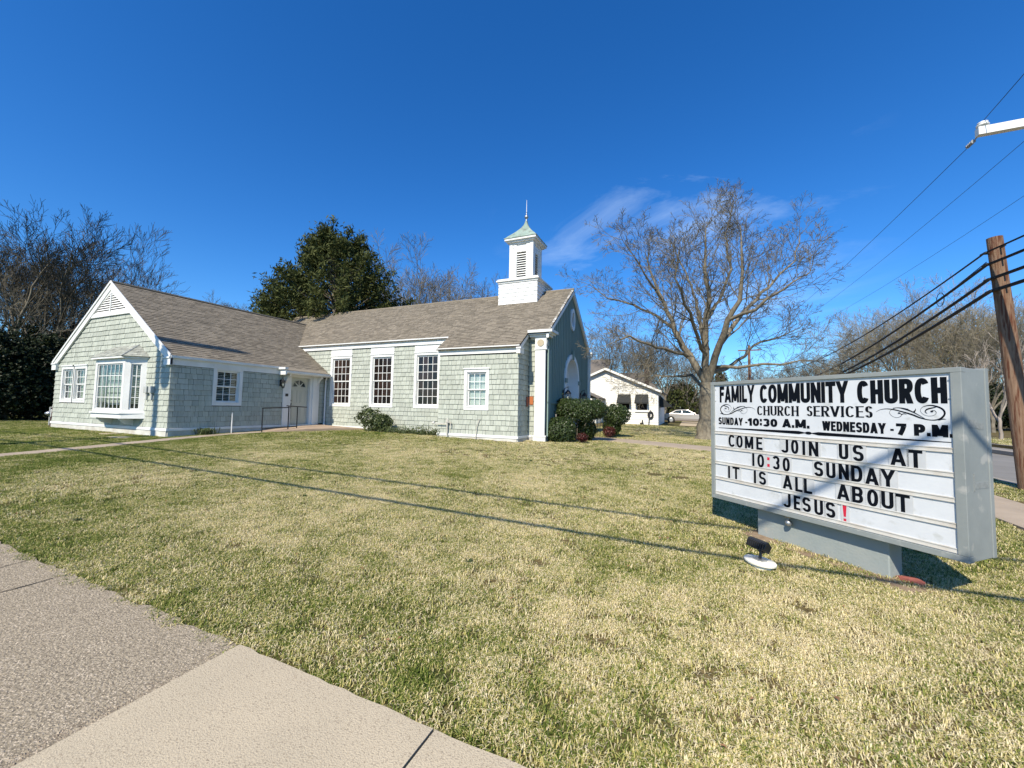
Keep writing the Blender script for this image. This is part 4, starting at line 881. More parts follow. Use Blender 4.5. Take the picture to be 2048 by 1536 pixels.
# ------------------------------------------------------------------ lettering (stroke drawn)
def glyph(ch, w, h, tx, ty, serif=0.):
    """list of centre-line strokes; each is drawn with a pen tx wide and ty high"""
    x0, x1, y0, y1 = tx/2, w-tx/2, ty/2, h-ty/2; xm, ym = w/2, h/2; S_ = []
    def arc(cx, cy, rx, ry, a0, a1, n=14, e=2.35):
        o = []
        for k in range(n+1):
            a = rad(lerp(a0, a1, k/n)); c, s = math.cos(a), math.sin(a)
            o.append((cx+rx*math.copysign(abs(c)**(2/e), c), cy+ry*math.copysign(abs(s)**(2/e), s)))
        return o
    rx, ry = (x1-x0)/2, (y1-y0)/2
    ml = lambda x, a, b: [(x, a), (x, b)]
    se = []
    def srf(x, y, l=None, r=None): se.append((x-(l if l is not None else serif), x+(r if r is not None else serif), y))
    if ch in 'O0': S_ = [arc(xm, ym, rx, ry, 0, 360, 32)]
    elif ch == 'C': S_ = [arc(xm, ym, rx, ry, 38, 322, 28)]
    elif ch == 'S':
        q = (y1-y0)/4; S_ = [arc(xm, y1-q, rx, q, 15, 270, 20)[:-1]+arc(xm, y0+q, rx, q, 90, -165, 20)]
    elif ch == '3':
        q = (y1-y0)/4; S_ = [arc(xm, y1-q, rx, q, 160, -88, 18), arc(xm, y0+q, rx, q, 88, -160, 18)]
    elif ch == 'U': S_ = [[(x0, h)]+arc(xm, y0+rx*1.0, rx, rx*1.0, 180, 360, 16)+[(x1, h)]]; srf(x0, h); srf(x1, h)
    elif ch == 'J': S_ = [[(x1, h)]+arc(xm, y0+rx, rx, rx, 0, -165, 14)]
    elif ch in 'FE':
        S_ = [ml(x0, 0, h), [(x0, y1), (w, y1)], [(x0, ym+ty*.1), (w*.9, ym+ty*.1)]]+([[(x0, y0), (w, y0)]] if ch == 'E' else []); srf(x0, 0); srf(x0, h)
    elif ch == 'L': S_ = [ml(x0, 0, h), [(x0, y0), (w, y0)]]
    elif ch == 'I': S_ = [ml(xm, 0, h)]; srf(xm, 0); srf(xm, h)
    elif ch == '1': S_ = [ml(x1, 0, h), [(x1, h-ty*.4), (max(0, x1-tx*1.15), h-ty*1.3)]] if w > tx*1.3 else [ml(xm, 0, h)]
    elif ch == 'H': S_ = [ml(x0, 0, h), ml(x1, 0, h), [(x0, ym), (x1, ym)]]; [srf(a, b) for a in (x0, x1) for b in (0, h)]
    elif ch == 'N': S_ = [ml(x0, 0, h), ml(x1, 0, h), [(x0*.9, h), (w-x0*.9, 0)]]
    elif ch == 'M': S_ = [ml(x0, 0, h), ml(x1, 0, h), [(x0*1.1, h), (xm, h*.08)], [(w-x0*1.1, h), (xm, h*.08)]]
    elif ch == 'A': S_ = [[(x0*.95, 0), (xm, h)], [(w-x0*.95, 0), (xm, h)], [(w*.25, h*.27), (w*.75, h*.27)]]
    elif ch == 'V': S_ = [[(x0*.8, h), (xm, 0)], [(w-x0*.8, h), (xm, 0)]]; srf(x0*.8, h); srf(w-x0*.8, h)
    elif ch == 'W': S_ = [[(x0*.8, h), (w*.29, 0)], [(w*.29, 0), (xm, h)], [(xm, h), (w*.71, 0)], [(w*.71, 0), (w-x0*.8, h)]]
    elif ch == 'Y': S_ = [[(x0*.8, h), (xm, h*.40)], [(w-x0*.8, h), (xm, h*.40)], ml(xm, 0, h*.48)]
    elif ch == 'T': S_ = [ml(xm, 0, h), [(0, y1), (w, y1)]]
    elif ch == 'D': S_ = [ml(x0, 0, h), [(x0, y1)]+arc(xm, ym, rx, ry, 90, -90, 18)+[(x0, y0)]]
    elif ch in 'PRB':
        q = (y1-ym)/2 if ch != 'P' else (y1-h*.40)/2; cy = y1-q
        S_ = [ml(x0, 0, h), [(x0, y1)]+arc(xm, cy, rx*.95, q, 90, -90, 14)+[(x0, cy-q)]]; srf(x0, 0); srf(x0, h)
        if ch == 'R': S_.append([(xm, ym), (x1-tx*.05, 0)]); srf(x1, 0, 0)
        if ch == 'B': q2 = (ym-y0)/2; S_.append([(x0, ym)]+arc(xm, y0+q2, rx, q2, 90, -90, 14)+[(x0, y0)])
    elif ch == '7': S_ = [[(0, y1), (w, y1)], [(w-tx*.55, h-ty), (w*.62, h*.45), (w*.36, 0)]]
    elif ch == '-': S_ = [[(0, h*.40), (w, h*.40)]]
    elif ch == '.': return [], [(0, w, 0, ty*1.15)]
    elif ch == ':': return [], [(0, w, h*.12, h*.12+w*1.1), (0, w, h*.62, h*.62+w*1.1)]
    return S_, [(a, b, (0 if y == 0 else h-ty*.9), (ty*.9 if y == 0 else h)) for a, b, y in se] if serif else []
def draw_glyph(mb, ch, ox, oz, w, h, tx, ty, d, serif=0.):
    """flat raised character on the sign's local XZ plane, facing -Y"""
    if ch == '!':
        mb.prism([(ox+w*.05, d, oz+h), (ox+w*.25, d, oz+h*.27), (ox+w*.75, d, oz+h*.27), (ox+w*.95, d, oz+h)], (0, .0015, 0)); mb.prism([(ox+w*.2, d, oz), (ox+w*.8, d, oz), (ox+w*.8, d, oz+h*.16), (ox+w*.2, d, oz+h*.16)], (0, .0015, 0)); return
    st, bx = glyph(ch, w, h, tx, ty, serif); k = 0
    for s in st:
        k += 1; dd = d-k*.00025; n = len(s); Lf, Rt = [], []
        closed = ch in 'O0' and n > 20
        for i, p in enumerate(s):
            a = s[i-1] if i else (s[-2] if closed else p); b = s[i+1] if i < n-1 else (s[1] if closed else p)
            dx, dy = b[0]-a[0], b[1]-a[1]; l = math.hypot(dx, dy) or 1; nx_, ny_ = -dy/l, dx/l
            if n == 2 and abs(dx) > 1e-6 and abs(dy) > h*.3:       # diagonals: cut level with the line of type
                t = tx/2*1.02/max(.5, abs(nx_)); Lf.append((p[0]-t*math.copysign(1, dy), p[1])); Rt.append((p[0]+t*math.copysign(1, dy), p[1])); continue
            Lf.append((p[0]+nx_*tx/2, p[1]+ny_*ty/2)); Rt.append((p[0]-nx_*tx/2, p[1]-ny_*ty/2))
        for i in range(n-1):
            q = [Lf[i], Lf[i+1], Rt[i+1], Rt[i]]; mb.poly([(ox+x, dd, oz+z) for x, z in q])
    for (a, b, c, e) in bx: mb.poly([(ox+a, d-.0016, oz+c), (ox+b, d-.0016, oz+c), (ox+b, d-.0016, oz+e), (ox+a, d-.0016, oz+e)])
# ------------------------------------------------------------------ the sign
SL, SH, SD = 2.426, 1.524, .417
sign = thing('church_sign', 'grey cabinet letter board on a low concrete pier, announcing the church and its services', 'sign', (.282, 6.08, -1.141), -.793)
LO = lambda mb, name, mat, **k: mb.build(name, mat, sign, local=True, **k)
fo = 0.0
mb = MB(); mb.box(0, SL, .03, SD-.06, 0, SH); LO(mb, 'cabinet', m_signgrey, bevel=.006)
mb = MB(); mb.box(.0, SL+.002, SD-.055, SD, -.003, SH+.012); LO(mb, 'rear_frame', m_signgrey, bevel=.005)
FW = .052
for (a, b, c, d) in ((-.004, SL+.004, -.004, FW-.006), (-.004, SL+.004, SH-.038, SH+.004), (-.004, .050, FW-.006, SH-.038), (SL-.062, SL+.004, FW-.006, SH-.038)):
    mb = MB(); mb.box(a, b, -.012, .06, c, d); LO(mb, 'frame', m_signgrey, bevel=.004)
mb = MB(); mb.box(.050, SL-.062, .008, .028, FW-.006, SH-.038); LO(mb, 'face_panel', m_signwhite)
mb = MB()
for z in (SH-.10, SH-.25):
    for x in (.064, SL-.078): mb.tube([(x, .008, z), (x, .004, z)], .006, 8)
LO(mb, 'screw', m_metal)
for z in (.862, .668, .468, .268, .072):
    mb = MB(); mb.box(.052, SL-.064, .0005, .0078, z-.020, z+.020); mb.box(.052, SL-.064, -.004, .0004, z-.020, z-.014); mb.box(.052, SL-.064, -.004, .0004, z+.012, z+.019); LO(mb, 'letter_track', m_rail)
def word(txt, x0, x1, z0, z1, tx, ty, serif=0., name='lettering', gap=None, widths=None):
    wd = dict(I=.34, M=1.25, W=1.4, J=.8, L=.8, F=.82, E=.85, T=.95, A=1.08, Y=1.05, V=1.05, O=1.05, C=1.0, D=1.0, N=1.0, H=1.0, U=1.0)
    wd.update({'1': .62, '.': .30, ':': .32, '-': .5, ' ': .5, 'S': .95, 'P': .95, 'B': 1., 'R': 1.0})
    h = z1-z0
    if serif: wd.update(I=.42, S=.78, E=.88, C=1.05, H=1.12, R=1.02, U=1.08, V=1.1)
    ws = [wd.get(c, 1.) for c in txt]; g = gap if gap is not None else .13; tot = sum(ws)+g*(len(txt)-1); k = (x1-x0)/tot; x = x0
    mb = MB()
    for c, w in zip(txt, ws):
        if c != ' ':
            t = min(tx, w*k) if c not in 'I' else tx*1.0
            draw_glyph(mb, c, x, z0, w*k, h, t, ty, .0065, serif)
        x += (w+g)*k
    return LO(mb, name, m_ink)
word('FAMILY', .128, .630, 1.256, 1.468, .030, .046, gap=.06)
word('COMMUNITY', .700, 1.628, 1.247, 1.462, .0365, .046, gap=.06)
word('CHURCH', 1.704, 2.338, 1.238, 1.455, .041, .047, gap=.09)
word('CHURCH', .662, 1.150, 1.103, 1.212, .0235, .0092, .015, gap=.15)
word('SERVICES', 1.235, 1.824, 1.106, 1.213, .0235, .0092, .015, gap=.15)
word('SUNDAY', .106, .466, .968, 1.062, .0215, .0200, gap=.12)
word('-', .499, .530, .972, 1.062, .02, .018)
word('10:30', .540, .909, .971, 1.064, .034, .025, gap=.12)
word('A.M.', .966, 1.260, .974, 1.068, .031, .026, gap=.10)
word('WEDNESDAY', 1.386, 1.920, .963, 1.060, .0215, .0205, gap=.10)
word('-', 1.953, 1.978, .962, 1.062, .02, .018)
word('7', 1.995, 2.068, .962, 1.062, .036, .026)
word('P.M.', 2.118, 2.366, .962, 1.062, .033, .026, gap=.10)
mb = MB()      # swelling rule with its knot
for s in (-1, 1):
    c = 1.245; e = .107 if s < 0 else 2.350; top_ = [(c+s*.022, .928), (c+s*.10, .943), (c+s*.55, .936), (e, .9260)]; bot = [(e, .9205), (c+s*.55, .913), (c+s*.10, .908), (c+s*.022, .924)]
    P_ = top_+bot; i = len(mb.v); mb.prism([(x, .0065, z) for x, z in (P_ if s < 0 else P_)], (0, .001, 0))
mb.prism([(1.245+.034*math.cos(a), .0063, .926+.016*math.sin(a)) for a in [k*math.pi/8 for k in range(16)]], (0, .001, 0)); LO(mb, 'rule', m_ink)
def curl(pts, ws, mb, d):      # ribbon of varying width along a smooth line
    n = len(pts)
    for i in range(n-1):
        q = []
        for k in (i, i+1):
            a, b = pts[max(k-1, 0)], pts[min(k+1, n-1)]; dx, dz = b[0]-a[0], b[1]-a[1]; l = math.hypot(dx, dz) or 1; q.append((-dz/l*ws[k]/2, dx/l*ws[k]/2))
        mb.poly([(pts[i][0]+q[0][0], d, pts[i][1]+q[0][1]), (pts[i+1][0]+q[1][0], d, pts[i+1][1]+q[1][1]), (pts[i+1][0]-q[1][0], d, pts[i+1][1]-q[1][1]), (pts[i][0]-q[0][0], d, pts[i][1]-q[0][1])])
def smooth(cp, n=10):
    o = []
    for i in range(len(cp)-1):
        p0, p1, p2, p3 = cp[max(i-1, 0)], cp[i], cp[i+1], cp[min(i+2, len(cp)-1)]
        for k in range(n):
            t = k/n; o.append(tuple(.5*(2*p1[j]+(p2[j]-p0[j])*t+(2*p0[j]-5*p1[j]+4*p2[j]-p3[j])*t*t+(3*p1[j]-p0[j]-3*p2[j]+p3[j])*t**3) for j in range(len(p1))))
    return o+[cp[-1]]
def scroll(ox, oz, sx, sy):
    """calligraphic scroll; unit drawing: x 0 (thin tail) .. 1 (big volute), y 0..1"""
    mb = MB()
    L_ = [[(0, .50, .008), (.06, .66, .02), (.16, .74, .035), (.27, .70, .05), (.40, .56, .06), (.55, .36, .075), (.66, .16, .06), (.78, .04, .04), (.88, .06, .055), (.95, .22, .075), (.985, .48, .07), (.96, .74, .075), (.88, .93, .07), (.79, .99, .05), (.70, .88, .02), (.665, .66, .012), (.69, .44, .012), (.755, .30, .012), (.83, .32, .014), (.875, .48, .016), (.86, .64, .02), (.82, .66, .02)],
          [(.50, .73, .02), (.42, .80, .03), (.33, .82, .02), (.25, .70, .014), (.215, .50, .012), (.24, .28, .012), (.31, .14, .014), (.37, .20, .018), (.395, .36, .022), (.36, .46, .03)],
          [(.27, .80, .02), (.36, .82, .04), (.46, .72, .07), (.56, .54, .05), (.64, .34, .03), (.72, .12, .015)],
          [(.94, .80, .02), (.90, .90, .03), (.84, .84, .05), (.76, .74, .06), (.73, .58, .04), (.755, .46, .02)],
          [(.57, .52, .09), (.595, .66, .045), (.60, .78, .008)], [(.90, .05, .06), (.96, .12, .04), (1.0, .10, .008)], [(.39, .34, .03), (.43, .42, .03), (.47, .36, .006)]]
    for k, l in enumerate(L_):
        p = smooth(l, 7); curl([(ox+x*sx, oz+y*sy) for x, y, w in p], [max(.0022, w*.17) for x, y, w in p], mb, .0062-k*.0002)
    for k, (x, y, r) in enumerate(((.82, .60, .05), (.36, .46, .045))): mb.poly([(ox+x*sx+r*abs(sx)*.42*math.cos(a*.6283), .0046-k*.0002, oz+y*sy+r*.55*sy*2*math.sin(a*.6283)) for a in range(10)])
    LO(mb, 'scroll', m_ink)
scroll(1.850, 1.095, .475, .128); scroll(.640, 1.095, -.508, .136)
ROWS = [(.688, .842, [('C', .261, .359), ('O', .377, .466), ('M', .495, .610), ('E', .647, .728), ('J', .950, 1.033), ('O', 1.062, 1.143), ('I', 1.186, 1.210), ('N', 1.249, 1.345), ('U', 1.535, 1.618), ('S', 1.655, 1.745), ('A', 1.949, 2.058), ('T', 2.077, 2.170)]),
        (.490, .642, [('1', .592, .619), ('0', .658, .744), (':', .783, .812), ('3', .846, .930), ('0', .964, 1.045), ('S', 1.297, 1.386), ('U', 1.414, 1.500), ('N', 1.527, 1.618), ('D', 1.636, 1.730), ('A', 1.751, 1.856), ('Y', 1.873, 1.976)]),
        (.292, .444, [('I', .250, .276), ('T', .313, .416), ('I', .610, .636), ('S', .674, .764), ('A', .962, 1.068), ('L', 1.098, 1.176), ('L', 1.191, 1.273), ('A', 1.508, 1.616), ('B', 1.638, 1.729), ('O', 1.761, 1.847), ('U', 1.870, 1.960), ('T', 1.975, 2.075)]),
        (.092, .244, [('J', .961, 1.046), ('E', 1.078, 1.150), ('S', 1.170, 1.256), ('U', 1.290, 1.375), ('S', 1.401, 1.488), ('!', 1.551, 1.590)])]
rl = random.Random(5)
for z0, z1, lt in ROWS:
    for c, a, b in lt:
        dz = rl.uniform(-.004, .004); red = c in ':!'
        mb = MB(); mb.box(a-.014, b+.020, .0015, .003, z0-.012+dz, z1+.010+dz); card = LO(mb, 'letter_card', m_tile)
        mb = MB(); draw_glyph(mb, c, a, z0+dz, b-a, z1-z0, .0295, .0265, .001); mb.build('letter', m_red if red else m_ink, card, local=True)
# tape marks on the end of the cabinet
for (y0, y1, z0, z1) in ((.05, .19, 1.06, 1.13), (.18, .27, 1.05, 1.10), (.08, .10, .56, .70), (.10, .31, .58, .63)):
    mb = MB(); mb.box(SL, SL+.0025, y0+.03, y1+.03, z0-.02, z1-.02); LO(mb, 'tape_mark', M('tape_residue', (.20, .21, .20), .8, (.28, .30, .29), 30, .8))
mb = MB(); mb.prism([(.57, .10, -.62), (1.865, .10, -.62), (1.865, .10, 0), (.57, .10, 0)], (0, .20, 0)); LO(mb, 'pier', m_pier, bevel=.01)
mb = MB(); mb.tube([(.98, .05, 0), (.98, .05, -.03)], .03, 10); mb.tube([(.98, .05, -.03), (.98, .05, -.055)], .014, 8); mb.lathe((.98, .05, -.12), [(.012, 0), (.03, .012), (.034, .04), (.02, .065)], 10); LO(mb, 'bulb_socket', m_metal, smooth=True)
# flood light on its cream disc
z = G0(.62, 4.62)
t = thing('flood_light', 'small black finned floodlight on a cream disc in the grass before the sign', 'floodlight', (.62, 4.62, z), rad(-52))
def LT(mb, n, m, p, **k): return mb.build(n, m, p, local=True, **k)
mb = MB(); mb.lathe((0, 0, 0), [(.115, -.03), (.12, .03), (.155, .045), (.158, .062), (.15, .068), (.02, .070)], 28, 1.0, .72); LT(mb, 'disc', m_disc, t)
mb = MB(); mb.box(-.055, .055, -.03, .03, .070, .082); mb.box(-.03, .03, -.045, .045, .0705, .079); LT(mb, 'bracket', m_metal, t)
mb = MB(); mb.tube([(0, 0, .08), (0, .01, .125), (0, .02, .15)], .013, 8); mb.tube([(-.02, .02, .15), (.02, .02, .15)], .02, 8); LT(mb, 'swivel', m_black, t)
mb = MB(); mb.prism([(-.105, .0, .155), (-.105, -.06, .20), (-.105, -.035, .255), (-.105, .0, .265), (-.105, .035, .215)], (.21, 0, 0)); h = LT(mb, 'housing', m_black, t, bevel=.004)
for k in range(9):
    mb = MB(); x = -.09+k*.0225; mb.prism([(x, -.0, .158), (x, -.075, .195), (x, -.055, .25), (x, -.035, .25)], (.006, 0, 0)); LT(mb, 'fin', m_finmetal, t)
# red stone by the pier
x, y = 1.80, 4.83; z = G0(x, y)
mb = MB(); pr = [(-.10, -.02), (-.06, -.05), (.02, -.06), (.09, -.035), (.12, .01), (.05, .035), (-.07, .04)]; ca, sa = math.cos(-.75), math.sin(-.75)
i0 = len(mb.v)
for (px, py) in pr: mb.v.append((x+px*ca-py*sa, y+px*sa+py*ca, z-.03))
for k, (px, py) in enumerate(pr): mb.v.append((x+(px*ca-py*sa)*.9, y+(px*sa+py*ca)*.9, z+.035+.02*((k*7) % 3-1)*.5))
n = len(pr); mb.f += [tuple(range(n-1, -1, -1)), tuple(range(n, 2*n))]+[(k, (k+1) % n, n+(k+1) % n, n+k) for k in range(n)]
tag(mb.build('stone', m_stone, origin=(x, y, z), bevel=.006), 'flat reddish stone lying at the right foot of the sign pier', 'stone')
# worn soil along the pier
mb = MB(); a_ = np.array([math.cos(-.793), math.sin(-.793)]); n_ = np.array([math.sin(-.793), -math.cos(-.793)]); o_ = np.array([.282, 6.08])
pts = []
for k in range(15):
    q = o_+a_*lerp(.45, 2.15, k/14)+n_*(-.08+.14+.05*rl.random()+(.07 if k > 10 else 0)); pts.append(tuple(q))
for k in range(15):
    q = o_+a_*lerp(2.15, .45, k/14)-n_*(.34+.05*rl.random()); pts.append(tuple(q))
mb.poly([(x, y, G0(x, y)+.006) for x, y in pts]); struct(mb.build('soil_patch', m_dirt))

# ------------------------------------------------------------------ poles and wires
def leg_pole(name, label, x, y, z0, z1, r0, r1, lean=(0, 0), n=14):
    t = thing(name, label, 'utility pole', (x, y, z0))
    mb = MB(); mb.tube([(x, y, z0-.3), (x+lean[0]*.5, y+lean[1]*.5, (z0+z1)/2), (x+lean[0], y+lean[1], z1)], [r0, (r0+r1)/2, r1], n); mb.build('shaft', m_pole, t, smooth=False); return t
stub = leg_pole('utility_pole', 'short cut-off brown wooden pole by the kerb behind the sign, carrying four cables', 5.87, 10.95, -1.36, 3.53, .135, .112, (-.30, 0), 22)
mb = MB()
for z in (3.23, 3.0, 2.70, 2.46):
    xo = 5.87-.30*(z+1.36)/4.89; mb.tube([(xo-.10, 10.95, z), (xo-.19, 10.95, z)], .025, 6); mb.tube([(xo-.19, 10.87, z), (xo-.19, 11.03, z)], .018, 6); mb.tube([(xo, 10.70, z+.05), (xo, 10.84, z+.05)], .015, 6)
mb.build('clamp', m_black, stub)
far = leg_pole('utility_pole', 'distant brown utility pole seen above the left part of the sign', 5.95, 49.3, -1.33, 7.1, .17, .12)
mb = MB(); mb.box(4.9, 7.0, 49.2, 49.32, 6.5, 6.62); mb.build('crossarm', m_pole, far)
PX, PY = 6.35, 9.7
pp = leg_pole('power_pole', 'tall power pole beside the kerb with a white crossarm', PX, PY, -1.38, 9.3, .18, .13)
mb = MB(); mb.box(4.78, PX+1.2, PY-.055, PY+.055, 5.02, 5.16); mb.build('crossarm', m_white, pp)
mb = MB(); mb.lathe((4.86, PY, 5.16), [(.025, 0), (.06, .02), (.085, .03), (.085, .045), (.05, .06), (.07, .075), (.07, .09), (.035, .11)], 14); mb.build('insulator', m_white, pp, smooth=True)
mb = MB(); mb.tube([(4.80, PY+.05, 5.02), (4.79, PY+.30, 4.98)], .012, 6); 
for k in range(4): mb.tube([(4.79, PY+.12+k*.05, 5.0), (4.79, PY+.14+k*.05, 5.0)], .035, 10)
mb.build('strain_insulator', m_metal, pp)
sp_ = leg_pole('power_pole', 'street corner pole to the left, outside the path', -17.0, -.5, -1.25, 12.1, .19, .13)
mb = MB(); mb.tube([(-17.0, -.5, 12.0), (-17.0, -.5, 12.4)], .05, 6); mb.build('pole_top_pin', m_metal, sp_)
mb = MB(); mb.lathe((-16.55, -.5, 8.2), [(.05, 0), (.26, .05), (.28, .15), (.28, .95), (.2, 1.05), (.05, 1.08)], 14); mb.build('added_transformer', m_grey, sp_)  # unseen can, added for the shadow patches near the gable edge
cp = leg_pole('power_pole', 'corner pole beyond the crossing', 6.6, -1.0, -1.45, 8.5, .17, .13)
def wire(name, label, a, b, sag, r, mat=None, n=24, group=None):
    a, b = Vector(a), Vector(b); P_ = [a.lerp(b, k/n)-Vector((0, 0, sag*4*(k/n)*(1-k/n))) for k in range(n+1)]
    mb = MB(); mb.tube(P_, r, 5); o = mb.build(name, mat or m_cable, origin=tuple(a)); tag(o, label, 'cable', group); return o
# communication cables along the side street
for (z, zf, sg, r, nm) in [(3.40, 5.5, 1.70, .018, 'top'), (3.14, 4.5, 1.95, .028, 'second'), (2.83, 4.0, 1.96, .032, 'third'), (2.58, 3.8, 1.83, .036, 'lowest')]:
    wire('cable', f'{nm} of the four black cables running from the brown pole down behind the sign', (5.43+(3.4-z)*.06, 10.95, z*.955), (5.9, 49.3, zf), sg, r, n=40)
    wire('cable', f'{nm} of the four black cables leaving the brown pole towards the right edge', (5.43+(3.4-z)*.06, 10.95, z*.955), (6.45, -.9, z+.75), .30, r)
mb = MB()
mb.tube([(5.45, 10.97, 3.06), (5.48, 12.6, 2.76), (5.5, 13.8, 2.60)], .008, 4)
for k in range(1): mb.tube([(5.49, 12.7+.16*math.cos(a*.52), 2.74+.16*math.sin(a*.52)) for a in range(13)], .008, 4)
tag(mb.build('drop_wire', m_cable, origin=(5.45, 10.97, 3.06)), 'thin wire with a small coil hanging at the second cable left of the pole', 'wire')
wire('power_line', 'thin power line falling from the tip of the white crossarm across the sky', (4.79, PY+.3, 4.98), (4.8, 49, 7.0), .76, .0055, m_wirethin)
wire('power_line', 'thin power line leaving the white crossarm upwards to the right', (4.86, PY, 5.27), (4.9, -1, 7.2), .2, .0055, m_wirethin)
wire('power_line', 'thin power line in the sky below the end of the white crossarm', (5.6, PY, 5.0), (5.6, 49, 7.0), .9, .0045, m_wirethin)
wire('power_line', 'faint lowest power line above the brown pole', (6.9, PY, 5.0), (6.4, 49, 7.0), .9, .0045, m_wirethin)
for (yy, z, sg, r, nm) in ((-.45, 3.75, .10, .036, 'lower'), (-.45, 4.9, .30, .034, 'upper')):
    wire('street_cable', f'{nm} cable along the front street, shading the lawn', (-17, yy, z), (6.6, -.9 if nm == 'lower' else -.8, z), sg, r)
    wire('street_cable', f'{nm} cable along the front street going on to the left', (-17, yy, z), (-45, yy, z+.3), .3, r)

# ------------------------------------------------------------------ trees
class Tree:
    """recursive limbs; thick wood and fine twigs are kept in two meshes"""
    def __init__(s, seed, cut=.05): s.r = random.Random(seed); s.wood = MB(); s.twig = MB(); s.cut = cut; s.tips = []
    def emit(s, P, R):
        big = R[0] > s.cut
        n = 8 if R[0] > .12 else 6 if R[0] > .05 else 4 if R[0] > .02 else 3
        (s.wood if big else s.twig).tube(P, R, n, cap=False)
    def limb(s, P, R):
        """resample control points with a little crookedness"""
        q = []; r = s.r
        for i in range(len(P)-1):
            a, b = Vector(P[i]), Vector(P[i+1]); m = max(2, int((b-a).length/.45))
            for k in range(m): t = k/m; q.append((a.lerp(b, t)+Vector((r.gauss(0, 1), r.gauss(0, 1), r.gauss(0, 1)))*(.03 if q else 0), lerp(R[i], R[i+1], t)))
        q.append((Vector(P[-1]), R[-1])); s.emit([a for a, _ in q], [b for _, b in q]); return q
    def branch(s, p, d, L_, r0, lvl, up=.06, crook=.16, spread=(28, 55), ratio=.62, kids=(5, 5, 4, 3, 0), minr=.006):
        r = s.r; n = max(3, int(L_/(.5 if lvl < 2 else .28))); step = L_/n; P = [Vector(p)]; R = [r0]; d = Vector(d).normalized(); D = [d]
        for k in range(n):
            d = (d+Vector((r.gauss(0, crook), r.gauss(0, crook), r.gauss(0, crook)+up))).normalized(); P.append(P[-1]+d*step); R.append(max(minr, r0*(1-.78*(k+1)/n))); D.append(d)
        s.emit(P, R); s.tips.append(P[-1])
        if lvl >= len(kids) or kids[lvl] == 0: return
        m = kids[lvl]; a0 = r.uniform(0, 6.28)
        for j in range(m):
            t = lerp(.22, .98, (j+r.random()*.8)/m); i = min(n-1, int(t*n)); q = P[i].lerp(P[i+1], t*n-i); dd = D[i]
            o = dd.orthogonal().normalized(); o.rotate(Matrix.Rotation(a0+j*2.4+r.uniform(-.4, .4), 3, dd)); an = rad(r.uniform(*spread))
            nd = dd*math.cos(an)+o*math.sin(an)
            s.branch(q, nd, L_*ratio*(1.12-.55*t)*r.uniform(.8, 1.15), max(minr, R[i]*.60), lvl+1, up, crook, spread, ratio, kids, minr)
def hang(mb, name, mat, t, smooth=False): return mb.build(name, mat, t, smooth=smooth)
BR0 = np.array([CF[0], CF[1], 0]); BR0 /= np.linalg.norm(BR0); RR0 = np.array([BR0[1], -BR0[0], 0])
# the big spreading tree between the church and the sign
bx_, by_, bz_ = (float(k) for k in (CF+CR*(1412-1024)/FPX+CU*(768-882)/FPX)*18.85); PXM = 42.2
def T3(u, v, dy=0.):      # main limbs given as offsets (metres) to the right of the trunk, up, and back
    q = (CF+CR*(u-1024)/FPX+CU*(768-v)/FPX)*(18.85+dy); return Vector(tuple(q))
tr = Tree(11, .045)
tr.limb([T3(1412, 890), T3(1412, 868), T3(1413, 840), T3(1414, 800), T3(1414, 765)], [.60, .42, .35, .32, .30])
LB = [([(1414, 770, 0), (1396, 735, .2), (1376, 712, .4), (1350, 660, .6), (1326, 605, .9), (1306, 560, 1.2), (1290, 505, 1.2)], [.24, .21, .19, .15, .11, .07, .03]),
      ([(1414, 770, 0), (1411, 710, -.2), (1412, 640, -.4), (1416, 580, -.5), (1408, 520, -.4), (1412, 455, -.6)], [.22, .20, .16, .12, .08, .03]),
      ([(1415, 770, 0), (1422, 735, -.3), (1440, 690, -.9), (1458, 640, -1.4), (1478, 600, -1.8), (1486, 540, -2.0), (1480, 450, -1.9)], [.24, .21, .19, .15, .12, .08, .03]),
      ([(1440, 690, -.9), (1468, 650, -.4), (1510, 600, .2), (1545, 565, .6), (1590, 520, .9), (1600, 470, 1.1)], [.15, .14, .11, .085, .05, .025]),
      ([(1376, 712, .4), (1340, 700, -.3), (1300, 690, -1.0), (1258, 672, -1.5), (1215, 690, -1.9)], [.11, .10, .08, .055, .02]),
      ([(1350, 660, .6), (1316, 632, 1.6), (1268, 612, 2.2), (1215, 596, 2.9), (1180, 570, 3.0)], [.11, .09, .07, .045, .02]),
      ([(1412, 780, 0), (1385, 750, 1.0), (1350, 752, 1.9), (1310, 752, 2.6), (1290, 775, 3.0)], [.12, .10, .07, .04, .02]),
      ([(1420, 745, 0), (1452, 738, .6), (1492, 712, 1.2), (1510, 690, 1.4), (1560, 672, 2.0), (1600, 655, 2.2)], [.14, .12, .10, .08, .05, .02]),
      ([(1430, 735, 0), (1475, 735, -.9), (1530, 728, -1.7), (1600, 722, -2.3), (1668, 722, -2.9)], [.11, .09, .07, .04, .018]),
      ([(1326, 605, .9), (1300, 565, -.2), (1280, 530, -.6), (1245, 480, -.9)], [.08, .06, .045, .02]),
      ([(1412, 640, -.4), (1440, 600, .9), (1462, 540, 1.9), (1450, 470, 2.3), (1470, 395, 2.4)], [.12, .10, .08, .05, .02]),
      ([(1416, 700, 0), (1400, 640, 1.6), (1388, 590, 2.6), (1365, 530, 3.2), (1340, 480, 3.3)], [.12, .10, .08, .05, .02]),
      ([(1458, 640, -1.4), (1510, 618, -2.6), (1560, 580, -3.3), (1620, 545, -3.6)], [.11, .09, .06, .025]),
      ([(1412, 720, 0), (1390, 660, -1.7), (1372, 610, -2.8), (1352, 555, -3.4), (1358, 500, -3.6)], [.12, .10, .08, .05, .02])]
